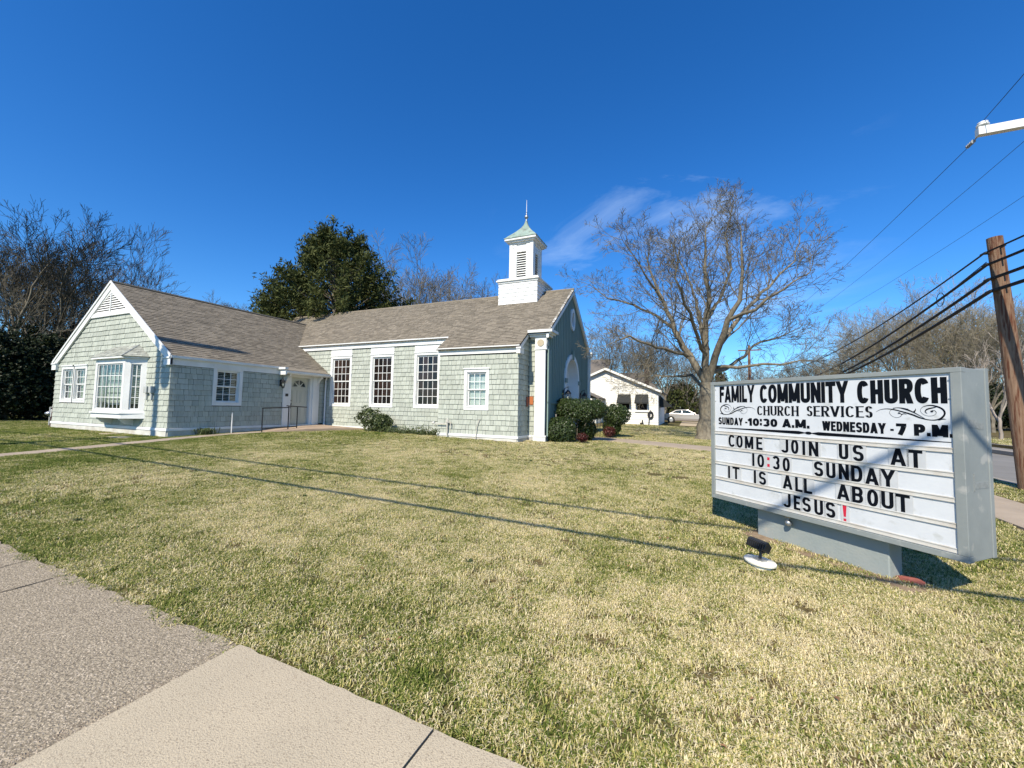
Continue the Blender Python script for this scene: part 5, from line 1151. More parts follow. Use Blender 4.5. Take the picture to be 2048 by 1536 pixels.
for pts, R_ in LB:
    q = tr.limb([T3(*p) for p in pts], [x*.76 for x in R_]); n = len(q); r = tr.r
    for i in range(3, n):
        t = i/n
        if r.random() < .25 and t < .5: continue
        for _ in range(2 if t > .35 else 1):
            dd = (q[i][0]-q[i-1][0]).normalized(); o = dd.orthogonal().normalized(); o.rotate(Matrix.Rotation(r.uniform(0, 6.28), 3, dd)); an = rad(r.uniform(30, 60))
            tr.branch(q[i][0], dd*math.cos(an)+o*math.sin(an)+Vector((0, 0, .12)), r.uniform(1.1, 2.6)*(1.2-.55*t), max(.015, q[i][1]*.36), 0, .05, .13, (24, 52), .60, (5, 4, 3, 0), .0060)
big = thing('bare_shade_tree', 'largest bare tree, with a wide spreading crown, between the church and the sign', 'tree', (bx_, by_, bz_))
hang(tr.wood, 'trunk', m_bark, big, True); hang(tr.twig, 'crown', m_twig, big)
print('big tree faces', len(tr.wood.f), len(tr.twig.f))
def make_bare(seed, H, forks=5, kids=(6, 6, 5, 4, 0), spread=(22, 48), up=.05, mat=m_twigd, bark=m_bark, trunk=.30, r0=.26, minr=.009, lean=.3, ratio=.62, crook=.14):
    t = Tree(seed, .06); r = t.r
    q = t.limb([(0, 0, -.2), (r.uniform(-lean, lean)*.4, r.uniform(-lean, lean)*.4, H*trunk*.5), (r.uniform(-lean, lean), r.uniform(-lean, lean), H*trunk)], [r0, r0*.85, r0*.8]); p = q[-1][0]
    for k in range(forks):
        a = k*6.28/forks+r.uniform(-.4, .4); an = rad(r.uniform(10, 42)); t.branch(p-Vector((0, 0, r.random()*H*trunk*.25)), (math.sin(an)*math.cos(a), math.sin(an)*math.sin(a), math.cos(an)), H*(1-trunk)*r.uniform(.75, 1.0), r0*.55, 0, up, crook, spread, ratio, kids, minr)
    w = bpy.data.objects.new('bare_tree', None); COL.objects.link(w)
    hang(t.wood, 'trunk', bark, w, True); hang(t.twig, 'crown', mat, w)
    return w
protoA = make_bare(3, 13, 5, (6, 6, 5, 4, 0), (18, 42), .05, crook=.09, r0=.2); protoB = make_bare(8, 13, 7, (6, 6, 5, 4, 0), (20, 48), .03, mat=m_twig, trunk=.2, crook=.10, r0=.22)
protoD = make_bare(23, 13, 8, (6, 6, 5, 4, 0), (20, 46), .04, mat=M('tan_twigs', (.27, .235, .17), .95, (.18, .155, .11), 2, .8, spec=.1), trunk=.18, crook=.10, r0=.2)
protoC = make_bare(15, 12, 8, (6, 6, 5, 4, 0), (16, 36), .06, trunk=.12, r0=.17, crook=.08)
used = set()
def place_tree(proto, x, y, z, s, rz, label, group=None, sz=None):
    o = proto if id(proto) not in used else copy_tree(proto)
    used.add(id(proto)); o.location = (x, y, z); o.scale = (s, s, sz or s); o.rotation_euler = (0, 0, rz); return tag(o, label, 'tree', group)
GZ = -1.25
def at(u, v, dist):       # ground position seen at picture column u, dist metres away
    d = CF+CR*(u-1024)/FPX+CU*(768-v)/FPX; p = d*dist; return float(p[0]), float(p[1])
def tr_at(proto, u, dist, H, rz, label, group=None, H0=13.):
    x, y = at(u, 820, dist); return place_tree(proto, x, y, GZ, H/H0, rz, label, group)
tr_at(protoA, 25, 26, 13.2, .3, 'bare dark tree cut by the left edge of the picture', 'bare trees left of the wing')
tr_at(protoB, 95, 27, 11.0, 1.9, 'bare tree with the thickest crown, over the left slope of the wing', 'bare trees left of the wing')
tr_at(protoC, 158, 29, 11.4, 4.0, 'bare upright tree rising just left of the wing gable peak', 'bare trees left of the wing', 12.)
tr_at(protoC, -60, 30, 12.5, 2.0, 'bare tree at the far left edge behind the others', 'bare trees left of the wing', 12.)
tr_at(protoB, 355, 45, 12.5, .7, 'small far bare tree top showing over the left wing ridge', 'far bare trees behind the roofs')
tr_at(protoC, 430, 48, 11.0, .2, 'low far bare tree top over the middle of the left wing ridge', 'far bare trees behind the roofs', 12.)
tr_at(protoA, 530, 44, 13.0, 1.2, 'far bare tree showing left of the small cedar', 'far bare trees behind the roofs')
tr_at(protoB, 820, 38, 14.2, 1.4, 'bare tree right of the tall cedar, behind the church ridge', 'far bare trees behind the roofs')
tr_at(protoB, 893, 40, 14.6, 3.4, 'bare tree with a round crown between the cedar and the belfry', 'far bare trees behind the roofs')
tr_at(protoB, 972, 50, 15.5, 2.2, 'bare tree top just left of the white belfry base', 'far bare trees behind the roofs')
m_buds_twig = m_twig
tr_at(protoB, 1225, 47, 10.5, 4.1, 'bare tree with dark clumps right behind the church facade', 'bare trees behind the white house')
tr_at(protoA, 1330, 60, 12.0, 2.8, 'far bare tree behind the white house roof', 'bare trees behind the white house')
tr_at(protoC, 1290, 70, 13.0, 5.1, 'far bare tree above the peak of the white house', 'bare trees behind the white house', 12.)
tr_at(protoD, 1375, 60, 9.0, .1, 'bare tree behind the parked car', 'bare trees behind the white house')
tr_at(protoB, 1510, 80, 10.5, .9, 'far low bare tree right of the shade tree trunk', 'bare trees beyond the side street')
tr_at(protoC, 1600, 75, 10.0, 2.3, 'far low bare tree above the left part of the sign', 'bare trees beyond the side street', 12.)
tr_at(protoD, 1800, 46, 13.2, 1.1, 'tall bare tree in bud above the sign, with a broad rounded crown', 'bare trees beyond the side street')
tr_at(protoD, 1735, 58, 13.0, 3.3, 'bare tree left of the one in bud above the sign', 'bare trees beyond the side street')
tr_at(protoD, 1925, 42, 13.0, .5, 'bare tree with yellow green buds just left of the brown pole', 'bare trees beyond the side street')
tr_at(protoB, 1985, 33, 8.6, 5.5, 'lower bare tree tangled in the undergrowth right of the sign', 'bare trees beyond the side street')
tr_at(protoD, 1975, 52, 13.5, 3.0, 'bare tree farther back right behind the top of the sign cabinet', 'bare trees beyond the side street')
tr_at(protoD, 1840, 55, 13.5, 5.2, 'bare tree behind the broad crown above the sign', 'bare trees beyond the side street')
tr_at(protoD, 1870, 62, 12.5, 4.5, 'bare tree farther back between the two in bud', 'bare trees beyond the side street')
tr_at(protoD, 1665, 72, 11.5, 1.5, 'low far bare tree at the left end of the street trees', 'bare trees beyond the side street')
tr_at(protoD, 2070, 40, 11.5, 2.6, 'bare tree cut by the right edge behind the brown pole', 'bare trees beyond the side street')
young = make_bare(31, 6.2, 5, (5, 4, 3, 0), (18, 34), .10, mat=M('pale_young_twigs', (.36, .31, .26), .9, (.28, .24, .2), 3, .7, spec=.1), bark=M('pale_young_bark', (.34, .29, .24), .95), trunk=.2, r0=.10, minr=.008, lean=.1)
tr_at(young, 1999, 23.5, 6.0, 0, 'young pale bare tree by the road between the sign and the brown pole', None, 6.2)
# thin haze of yellow-green buds on the trees over the street
def leaves(name, mat, parent, centers, n, size, spread, seed=0, flat=0., aspect=1., outward=None, kind=None):
    """small leaf-sized quads scattered about the given centres"""
    r = np.random.RandomState(seed); C = np.array(centers, float); k = len(C); idx = r.randint(0, k, n)
    p = C[idx, :3]+r.normal(size=(n, 3))*np.array(spread)
    a = r.normal(size=(n, 3)); 
    if outward is not None: a = a*.55+outward(p)
    a /= np.linalg.norm(a, axis=1)[:, None]; b = np.cross(a, r.normal(size=(n, 3))); b /= np.linalg.norm(b, axis=1)[:, None]; c = np.cross(a, b)
    s = size*r.uniform(.6, 1.3, (n, 1)); b = b*s; c = c*s*aspect
    V = np.stack([p-b, p-c*.5, p+b, p+c*.5], 1).reshape(-1, 3)
    w = np.array(wloc(parent)) if parent is not None else np.zeros(3); V = V-w
    me = bpy.data.meshes.new(name); me.vertices.add(4*n); me.vertices.foreach_set('co', V.astype('f').ravel()); me.loops.add(4*n); me.loops.foreach_set('vertex_index', np.arange(4*n, dtype='i')); me.polygons.add(n); me.polygons.foreach_set('loop_start', np.arange(0, 4*n, 4, dtype='i')); me.polygons.foreach_set('loop_total', np.full(n, 4, 'i'))
    at_ = me.attributes.new('rnd', 'FLOAT', 'FACE'); at_.data.foreach_set('value', r.uniform(0, 1, n).astype('f')); me.update(); me.materials.append(mat)
    o = bpy.data.objects.new(name, me); COL.objects.link(o)
    if parent is not None: o.parent = parent
    if kind: o['kind'] = kind
    return o
def blob(cx, cy, cz, rx, ry, rz_, n, seed, shell=.75, lump=.10):
    r = np.random.RandomState(seed); d = r.normal(size=(n, 3)); d /= np.linalg.norm(d, axis=1)[:, None]; rr = shell+(1-shell)*r.uniform(0, 1, n)
    ph = r.uniform(0, 6.28, 6); f = 1+lump*(np.sin(d[:, 0]*5+ph[0])*np.sin(d[:, 1]*5+ph[1])+np.sin(d[:, 2]*6+ph[2])*np.cos(d[:, 0]*4+ph[3]))
    return np.array([cx, cy, cz])+d*np.array([rx, ry, rz_])*(rr*f)[:, None]
def outw(c):
    c = np.array(c)
    def f(p):
        v = p-c; return v/np.maximum(1e-6, np.linalg.norm(v, axis=1)[:, None])+np.array([0, 0, .25])
    return f
def stems(parent, base, tops, r0, name='stem', mat=m_bark):
    mb = MB()
    for i, tp in enumerate(tops):
        b = Vector(base)+Vector((.06*math.cos(i*2.1), .06*math.sin(i*2.1), 0)); t_ = Vector(tp); m = b.lerp(t_, .5)+Vector((random.uniform(-.08, .08), random.uniform(-.08, .08), .05)); mb.tube([b, m, t_], [r0, r0*.7, r0*.3], 5)
    return mb.build(name, mat, parent)
def shrub(name, label, x, y, z, parts, n, size, mat, seed, group=None, cat='bush', lump=.035, core=True, stemr=.03, shell=.90):
    t = thing(name, label, cat, (x, y, z), 0, group)
    C = np.concatenate([blob(x+a, y+b, z+c, rx, ry, rz_, 1500, seed+i, shell, lump) for i, (a, b, c, rx, ry, rz_) in enumerate(parts)])
    stems(t, (x, y, z-.05), [(x+a+random.uniform(-.2, .2)*rx, y+b+random.uniform(-.2, .2)*ry, z+c+rz_*.3) for (a, b, c, rx, ry, rz_) in parts for _ in range(3)], stemr)
    leaves('foliage', mat, t, C, n, size, (.014, .014, .013), seed, outward=outw((x, y, z+parts[0][2])))
    if core:     # the dark inner leaves
        C2 = np.concatenate([blob(x+a, y+b, z+c, rx*.75, ry*.75, rz_*.75, 120, seed+50+i, .6, .1) for i, (a, b, c, rx, ry, rz_) in enumerate(parts)])
        leaves('inner_foliage', mat, t, C2, n//2, size*1.5, (.08, .08, .08), seed+9)
    return t
shrub('clipped_bush', 'large flat-topped clipped green bush in front of the arched church door', -3.95, 15.4, -1.25, [(0, 0, 1.18, 1.06, .85, .48), (-.45, .1, 1.28, .55, .6, .38), (.55, .1, 1.22, .6, .6, .38), (.25, .3, .45, .4, .4, .45)], 30000, .024, m_leaf, 1, 'clipped bushes by the church door')
shrub('clipped_bush', 'low round clipped bush at the foot of the white column', -4.38, 14.45, -1.25, [(0, 0, .42, .62, .55, .52)], 14000, .022, m_leaf, 2, 'clipped bushes by the church door')
shrub('clipped_bush', 'clipped bush farther right, beyond the large one, before the white house', -3.1, 18.6, -1.25, [(.1, 0, 1.0, .62, .6, .50), (-.1, 0, .45, .4, .4, .4)], 12000, .030, m_leaf, 3, 'clipped bushes by the church door')
shrub('red_shrub', 'small red-leaved shrub at the foot of the large clipped bush', -3.55, 14.5, -1.26, [(0, 0, .22, .22, .2, .20)], 1100, .028, m_redleaf, 4, 'small red shrubs by the front path', 'shrub', core=False, stemr=.008, shell=.4)
shrub('red_shrub', 'small red-leaved shrub beyond the front path', -3.2, 17.95, -1.26, [(0, 0, .28, .3, .28, .26)], 1300, .032, m_redleaf, 5, 'small red shrubs by the front path', 'shrub', core=False, stemr=.008, shell=.4)
shrub('leafy_shrub', 'round leafy shrub against the wall under the middle tall window', -12.25, 13.30, -1.12, [(-.25, 0, .60, .62, .42, .48), (.45, .05, .42, .5, .36, .36)], 3400, .050, m_leaf2, 6, None, 'shrub', .16, False, .02, .55)
hd = thing('low_hedge', 'long low strip of groundcover along the church wall right of the shrub', 'groundcover', (-10.7, 13.25, -1.12))
hc = [(x+random.gauss(0, .05), 13.22+random.gauss(0, .10)-.02*(x+10), -1.10+abs(random.gauss(0, .09))) for x in np.linspace(-12.5, -8.75, 420)]
leaves('foliage', m_leaf2, hd, hc, 5200, .034, (.05, .07, .045), 7, outward=lambda p: np.tile(np.array([0, -.3, .9]), (len(p), 1)))
def tuft(name, label, x, y, n, h, mat, seed, cat='plant', w=.012, sp=.1):
    r = random.Random(seed); z = G0(x, y); mb = MB(); mb.r = []
    for k in range(n):
        a = r.uniform(0, 6.28); l = h*r.uniform(.6, 1.1); ln_ = r.uniform(.15, .95); b = Vector((x+r.gauss(0, sp*.4), y+r.gauss(0, sp*.4), z)); d = Vector((math.cos(a), math.sin(a), 0)); s = Vector((-d.y, d.x, 0))*w
        p1 = b+d*l*ln_*.45+Vector((0, 0, l*.7)); p2 = b+d*l*ln_+Vector((0, 0, l*(.75-.5*ln_)))
        mb.poly([b-s, b+s, p1+s, p1-s]); mb.poly([p1-s, p1+s, p2]); v = r.random(); mb.r += [v, v]
    return tag(mb.build(name, mat, origin=(x, y, z)), label, cat)
tuft('grass_clump', 'clump of strap-leaved plant at the foot of the shaded wing wall, by its corner', -15.75, 8.75, 170, .34, m_leaf2, 3, 'plant', .014, .35)
for i, (x, y) in enumerate(((-1.9, 3.4), (-5.2, 4.3), (1.9, 3.3), (-.4, 6.9), (-8.4, 7.6), (-3.6, 9.4), (2.6, 8.8), (-6.4, 2.3))):
    tuft('weed', 'small green weed in the lawn, '+('nearest the pavement corner', 'left of the middle of the lawn', 'in front of the sign', 'left of the sign in the mid lawn', 'near the path', 'below the church column', 'behind the sign', 'by the worn pavement slab')[i], x, y, 26, .06, m_leaf2, 60+i, 'weed', .006, .03)
# iron gate / railing piece in the dark behind the bushes
t = thing('iron_railing', 'dark iron railing by the church entrance, behind the bushes', 'railing', (-3.9, 18.2, -1.25))
for k in range(9): mb = MB(); mb.tube([(-4.3+k*.13, 18.25, -1.25), (-4.3+k*.13, 18.25, -.35)], .010, 5); mb.build('baluster', m_black, t)
mb = MB(); mb.tube([(-4.4, 18.25, -.35), (-3.2, 18.25, -.35)], .018, 6); mb.build('rail', m_black, t)
mb = MB(); mb.tube([(-4.55, 14.75, -1.25), (-4.62, 14.7, -.22)], .022, 6); tag(mb.build('wooden_stake', m_kerb, origin=(-4.55, 14.75, -1.25)), 'slim grey stick leaning on the shaded facade above the low round bush', 'stick')
# cedars behind the church --------------------------------------------
def cedar(label, cx, cy, H, prof, seed, nclump, per, r0=.35, group=None, size=.16):
    r = random.Random(seed); z0 = GZ; t = thing('cedar_tree', label, 'tree', (cx, cy, z0), 0, group); tt = Tree(seed, .03); cs_ = []; tt.limb([(cx, cy, z0-.2), (cx+.2, cy, z0+H*.4), (cx-.3, cy+.1, z0+H*.92)], [r0, r0*.7, r0*.12])
    for k in range(nclump):
        f = r.uniform(.02, 1)**.8; a = r.uniform(0, 6.28); R_ = prof(f, a)*r.uniform(.45, 1.0)**.5*r.choice((.72, .92, 1, 1, 1.16)); p = Vector((cx+math.cos(a)*R_, cy+math.sin(a)*R_, z0+H*(.12+.86*f)+r.uniform(-.2, .3)))
        b0 = Vector((cx, cy, p.z-R_*.45-.2)); tt.emit([b0, b0.lerp(p, .55)+Vector((0, 0, -.05)), p], [.05+.05*(1-f), .035, .012]); d = (p-b0).normalized(); d.z += .35; d.normalize(); ln_ = r.uniform(.6, 1.5)
        for q in range(5): cs_.append(tuple(p+d*(ln_*(q/4-.45)))+(0,))
    hang(tt.wood, 'trunk', m_bark, t, True); hang(tt.twig, 'branches', m_twigd, t)
    leaves('foliage', m_cedar, t, cs_, nclump*per, size, (.19, .19, .14), seed, aspect=.5); return t
ux, uy = at(664, 700, 27)
def pf(f, a):      # wide and ragged, leaning to the right of the picture near the top
    side = math.cos(a-math.atan2(RR0[1], RR0[0]))
    return ((3.75+.35*side)*math.sin(math.pi*min(1, .16+f*.80))**.55)*(1+.20*side*(f-.25))*(1-.15*(f > .9))
cedar('tall dark green cedar with a ragged top behind the church ridge', ux, uy, 12.6, pf, 5, 330, 150)
ux, uy = at(548, 700, 25)
cedar('small cedar at the left foot of the tall one', ux, uy, 8.8, lambda f, a: 1.9*(1-f)**.7+.3, 6, 120, 130, .2, size=.13)
# evergreens left of the wing, shade put into their leaf colour ---------------------------------
for i, (u, d_, H_, w_, lb) in enumerate(((8, 21, 4.4, 2.6, 'dark evergreen thicket cut by the left edge'), (60, 22, 5.0, 2.6, 'dark glossy evergreen left of the wing, in the middle of its row'), (112, 24, 4.6, 2.4, 'dark evergreen right against the left end of the wing'), (-70, 20, 5, 2.8, 'dark evergreen beyond the left edge'), (30, 27, 6.5, 3, 'taller dark evergreen behind the front row at the left'), (105, 29, 6.8, 3, 'taller dark evergreen behind the wing\'s left corner'))):
    x, y = at(u, 820, d_); shrub('evergreen_bush', lb, x, y, GZ+.1, [(0, 0, H_*.33, w_, w_, H_*.42), (.3, .2, H_*.68, w_*.75, w_*.75, H_*.36)], 22000, .060, m_edark, 40+i, 'dark evergreens left of the wing', 'evergreen', .2, True, .08, .6)
for i, (u, d_, H_, w_, lb) in enumerate(((1352, 62, 6.0, 4.0, 'dark evergreen behind the parked car'), (1432, 75, 9.5, 2.2, 'distant evergreen beside the shade tree trunk'), (1668, 70, 9.6, 4.0, 'distant olive evergreen above the left half of the sign'), (1960, 40, 4.4, 3.8, 'dark undergrowth across the street, right of the sign'), (2040, 38, 4.8, 3.8, 'dark undergrowth behind the brown pole'), (1890, 43, 4.6, 4, 'dark undergrowth behind the sign\'s upper corner'), (1780, 48, 4.4, 4.4, 'dark undergrowth behind the middle of the sign'), (2110, 36, 6, 4.4, 'dark undergrowth cut by the right edge'))):
    x, y = at(u, 820, d_); shrub('evergreen_bush', lb, x, y, GZ-.1, [(0, 0, H_*.4, w_, w_, H_*.45), (.8, .2, H_*.7, w_*.6, w_*.6, H_*.32)], 7000, .15, m_edark if d_ < 60 else m_cedar, 60+i, None, 'evergreen', .25, True, .1, .6)
# far woodland that reads as one mass ---------------------------------
wd = MB(); r = random.Random(77)
for k in range(8500):
    u = r.choice((r.uniform(-200, 700), r.uniform(1150, 2250), r.uniform(1150, 2250))); d_ = r.uniform(60, 105); x, y = at(u, 820, d_); h = r.uniform(3.0, 11.0)*(1 if u > 1150 else .9)
    if u > 1700: h *= 1.15
    p = Vector((x, y, GZ+r.uniform(0, h*.5))); d = Vector((r.gauss(0, .35), r.gauss(0, .35), 1)).normalized(); l = h*r.uniform(.3, .6); q = p+d*l; wd.tube([p, p.lerp(q, .5)+Vector((r.gauss(0, .2), r.gauss(0, .2), 0)), q], [.05, .03, .012], 3, cap=False)
    for _ in range(6):
        t_ = r.uniform(.3, 1); b = p.lerp(q, t_); e = b+Vector((r.gauss(0, .6), r.gauss(0, .6), r.uniform(.2, 1.2))); wd.tube([b, e], [.022, .010], 3, cap=False)
tag(wd.build('far_woodland', M('woodland_twigs', (.20, .17, .13), .95, (.12, .10, .075), .5, .9, spec=.1), kind='stuff'), 'tangle of far bare woodland closing the view behind the houses and the sign', 'woodland')
fw = [( *at(r.uniform(-250, 2300) if k % 3 else r.uniform(1150, 2300), 820, r.uniform(85, 110)), GZ+r.uniform(0, 4.4), 0) for k in range(1500)]
fw = [f for f in fw]
o = leaves('far_undergrowth', m_edark, None, fw, 42000, .36, (1.2, 1.2, .8), 91, kind='stuff'); tag(o, 'dark far undergrowth at the foot of the woodland', 'undergrowth')
# buds on the street trees
bc = []
for (u, d_, zlo, zhi, w_) in ((1925, 42, 6.5, 12.2, 3.4), (2060, 40, 7, 11.2, 3.2), (1800, 46, 5.5, 11.5, 4.8)):
    x, y = at(u, 820, d_)
    for k in range(420): a = r.uniform(0, 6.28); z = r.uniform(zlo, zhi); R_ = w_*math.sqrt(max(.05, 1-((z-zlo)/(zhi-zlo)*1.5-.6)**2))*r.uniform(.5, 1); bc.append((x+math.cos(a)*R_, y+math.sin(a)*R_, z+GZ, 0))
o = leaves('tree_buds', m_bud, None, bc, 9000, .055, (.3, .3, .25), 92, kind='stuff'); tag(o, 'haze of yellow green buds in the tree tops across the street', 'buds')
# ------------------------------------------------------------------ the white house behind
HY, HX0, HX1, HXM, HZR, HZE = 35.3, -11.0, -2.3, -6.6, 3.50, 1.60
house = thing('white_house', 'low white clapboard house with black awnings, behind the church to the right', 'house', (-6, 38, -1.3))
sH = (HZR-HZE)/(HX1+.15-HXM)
def rH(x): return HZR-sH*abs(x-HXM)
F_ = FRONT(HY)
wins = [(-5.55, -4.50, -.02, 1.25), (-4.10, -3.08, -.02, 1.25)]
mb = MB(); mb.fprism(F_, [(HX0, -1.6), (HX1, -1.6), (HX1, rH(HX1)-.1), (HXM, HZR-.1), (HX0, rH(HX0)-.1)], -.12, 0); mb.build('wall', m_siding, house)
mb = MB(); mb.fbox(SIDE(HX1), HY+.12, HY+9, -1.6, rH(HX1)-.12, -.12, 0); mb.build('wall', m_siding, house)
it = []; z = -1.22
while z < HZR-.2:
    h = .20; xl, xr_ = (HX0, HX1) if z+h < 1.5 else (HXM-(HZR-.12-z-h)/sH, HXM+(HZR-.12-z-h)/sH)
    if xr_-xl > .3:
        cuts = [xl]+[x for x in (-8.2, -5.1, -6.9, -3.6) if xl < x < xr_ and (int(z*10)+int(x*10)) % 3 == 0]+[xr_]; cuts.sort()
        for a, b in zip(cuts, cuts[1:]): it.append(((a, HY-.001, z), (b-a-.01, 0, 0), (0, 0, h+.01), (0, -.035, 0)))
    z += h
pieces('siding_board', 'wedge', it, house, m_siding)
deck_ = lambda pts: MB().prism(pts, (0, 0, .10)).build('roof', m_hroof, house)
deck_([(HX1+.3, HY-.35, rH(HX1+.3)-.05), (HX1+.3, HY+9.3, rH(HX1+.3)-.05), (HXM, HY+9.3, HZR), (HXM, HY-.35, HZR)]); deck_([(HX0-.3, HY-.35, rH(HX0-.3)-.05), (HX0-.3, HY+9.3, rH(HX0-.3)-.05), (HXM, HY+9.3, HZR), (HXM, HY-.35, HZR)])
for s in (-1, 1):
    xe = HX1+.3 if s > 0 else HX0-.3; mb = MB(); mb.fprism(F_, [(HXM, HZR+.08), (xe, rH(xe)+.03), (xe, rH(xe)-.15), (HXM, HZR-.12)], .352, .39); mb.build('rake_board', m_siding, house)
for (a, b, c, d) in wins:
    mb = MB(); mb.fbox(F_, a+.1, b-.1, c, d, .036, .05); w_ = mb.build('window', m_dark, house)
    mb = MB(); [mb.fbox(F_, p, q, s_, t_, .036, .075) for p, q, s_, t_ in ((a, a+.1, c-.1, d), (b-.1, b, c-.1, d), (a+.1, b-.1, c-.1, c), (a+.1, b-.1, (c+d)/2-.03, (c+d)/2+.03))]; mb.build('frame', m_siding, w_)
    mb = MB(); mb.fbox(F_, a-.04, b+.04, c-.17, c-.10, .036, .12); mb.build('sill', m_siding, w_)
    mb = MB(); p = lambda u, z, dd: fpt(F_, u, z, dd)
    mb.poly([p(a, d+.05, .05), p(b, d+.05, .05), p(b+.04, .62, .60), p(a-.04, .62, .60)]); mb.poly([p(a-.04, .62, .60), p(b+.04, .62, .60), p(b+.04, .50, .60), p(a-.04, .50, .60)]); mb.poly([p(a, d+.05, .05), p(a-.04, .62, .60), p(a-.04, .50, .60), p(a, .5, .05)]); mb.poly([p(b, d+.05, .05), p(b+.04, .62, .60), p(b+.04, .50, .60), p(b, .5, .05)])
    mb.build('awning', m_awn, house)
mb = MB(); p = lambda y, z, dd: fpt(SIDE(HX1), y, z, dd); mb.poly([p(36.2, 1.25, .02), p(38.0, 1.25, .02), p(38.0, .3, 1.0), p(36.2, .3, 1.0)]); mb.poly([p(36.2, 1.25, .02), p(36.2, .3, 1.0), p(36.2, .2, .02)]); mb.build('awning', m_awn, house)
# small entrance wing on its left, with a brown gutter
mb = MB(); mb.box(-10.6, -6.9, HY-2.6, HY-.01, -1.6, .9); pw_ = mb.build('porch', m_siding, house)
mb = MB(); mb.prism([(-6.6, HY-2.9, .82), (-6.6, HY-.04, .82), (-8.7, HY-.04, 1.75), (-8.7, HY-2.9, 1.75)], (0, 0, .08)); mb.prism([(-10.8, HY-2.9, .82), (-10.8, HY-.04, .82), (-8.7, HY-.04, 1.75), (-8.7, HY-2.9, 1.75)], (0, 0, .08)); mb.build('porch_roof', m_hroof, pw_)
mb = MB(); mb.box(-7.0, -6.895, HY-2.2, HY-1.0, -.3, .7); mb.box(-8.6, -7.6, HY-2.63, HY-2.60, -.3, .6); mb.build('window', m_dark, pw_)
mb = MB(); mb.poly([(-6.88, HY-2.3, .75), (-6.88, HY-.9, .75), (-6.3, HY-.9, .1), (-6.3, HY-2.3, .1)]); mb.build('awning', m_awn, pw_)
mb = MB(); mb.tube([(-2.9+.17*math.cos(a*.39), HY-.10, -.42+.25*math.sin(a*.39)) for a in range(17)], .08, 6); mb.tube([(-2.9, HY-.1, 0), (-3.0, HY-.25, -.7), (-3.05, HY-.3, -1.25)], .03, 5); tag(mb.build('garden_hose', m_black, origin=(-2.9, HY-.1, -.7)), 'coiled dark garden hose hanging on the white house wall', 'hose')
mb = MB(); mb.tube([(-3.55, HY-.1, -1.3), (-3.55, HY-.1, -.85)], .05, 6); mb.tube([(-3.75, HY-.1, -1.12), (-3.45, HY-.1, -1.12)], .04, 6); tag(mb.build('standpipe', m_black, origin=(-3.55, HY-.1, -1.3)), 'short dark pipe stub at the base of the white house', 'pipe')
gr = thing('grey_roofed_house', 'house with a broad grey roof behind the white house', 'house', (-4, 52, -1.3))
mb = MB(); mb.box(-15, -3.4, 50, 58, -1.5, 1.9); mb.build('wall', M('shade_dark_wall', (.075, .06, .048), .9), gr)  # wall colour darkened to stand for the shade beneath the roof
mb = MB(); mb.prism([(-15.5, 49.5, 1.9), (-3.0, 49.5, 1.9), (-5.5, 54, 4.7), (-13, 54, 4.7)], (0, .1, .1)); mb.prism([(-3.0, 49.5, 1.9), (-3.0, 58.5, 1.9), (-5.5, 54, 4.7)], (.1, 0, .1)); mb.build('roof', m_hroof, gr)
mb = MB(); mb.box(-4.9, -4.4, 51.2, 51.8, 2, 4.9); mb.build('chimney', M('dark_chimney', (.06, .035, .03), .8), gr)
mb = MB(); mb.prism([(-14, 41, 1.9), (-8, 41, 1.9), (-8, 46, 5.6), (-14, 46, 5.6)], (0, .1, .1)); mb.build('roof', m_hroof, gr)
mb = MB(); mb.box(-14, -8, 41.3, 50, -1.5, 1.95); mb.build('wall', m_siding, gr)
struct(MB().prism([(-1.4, 38.5, -1.36), (5.95, 38.5, -1.36), (5.95, 52.5, -1.36), (-3.5, 52.5, -1.36)], (0, 0, .045)).build('gravel_driveway', M('tan_gravel', (.52, .42, .28), .95, (.42, .33, .21), 6, .8, .5, 40)))
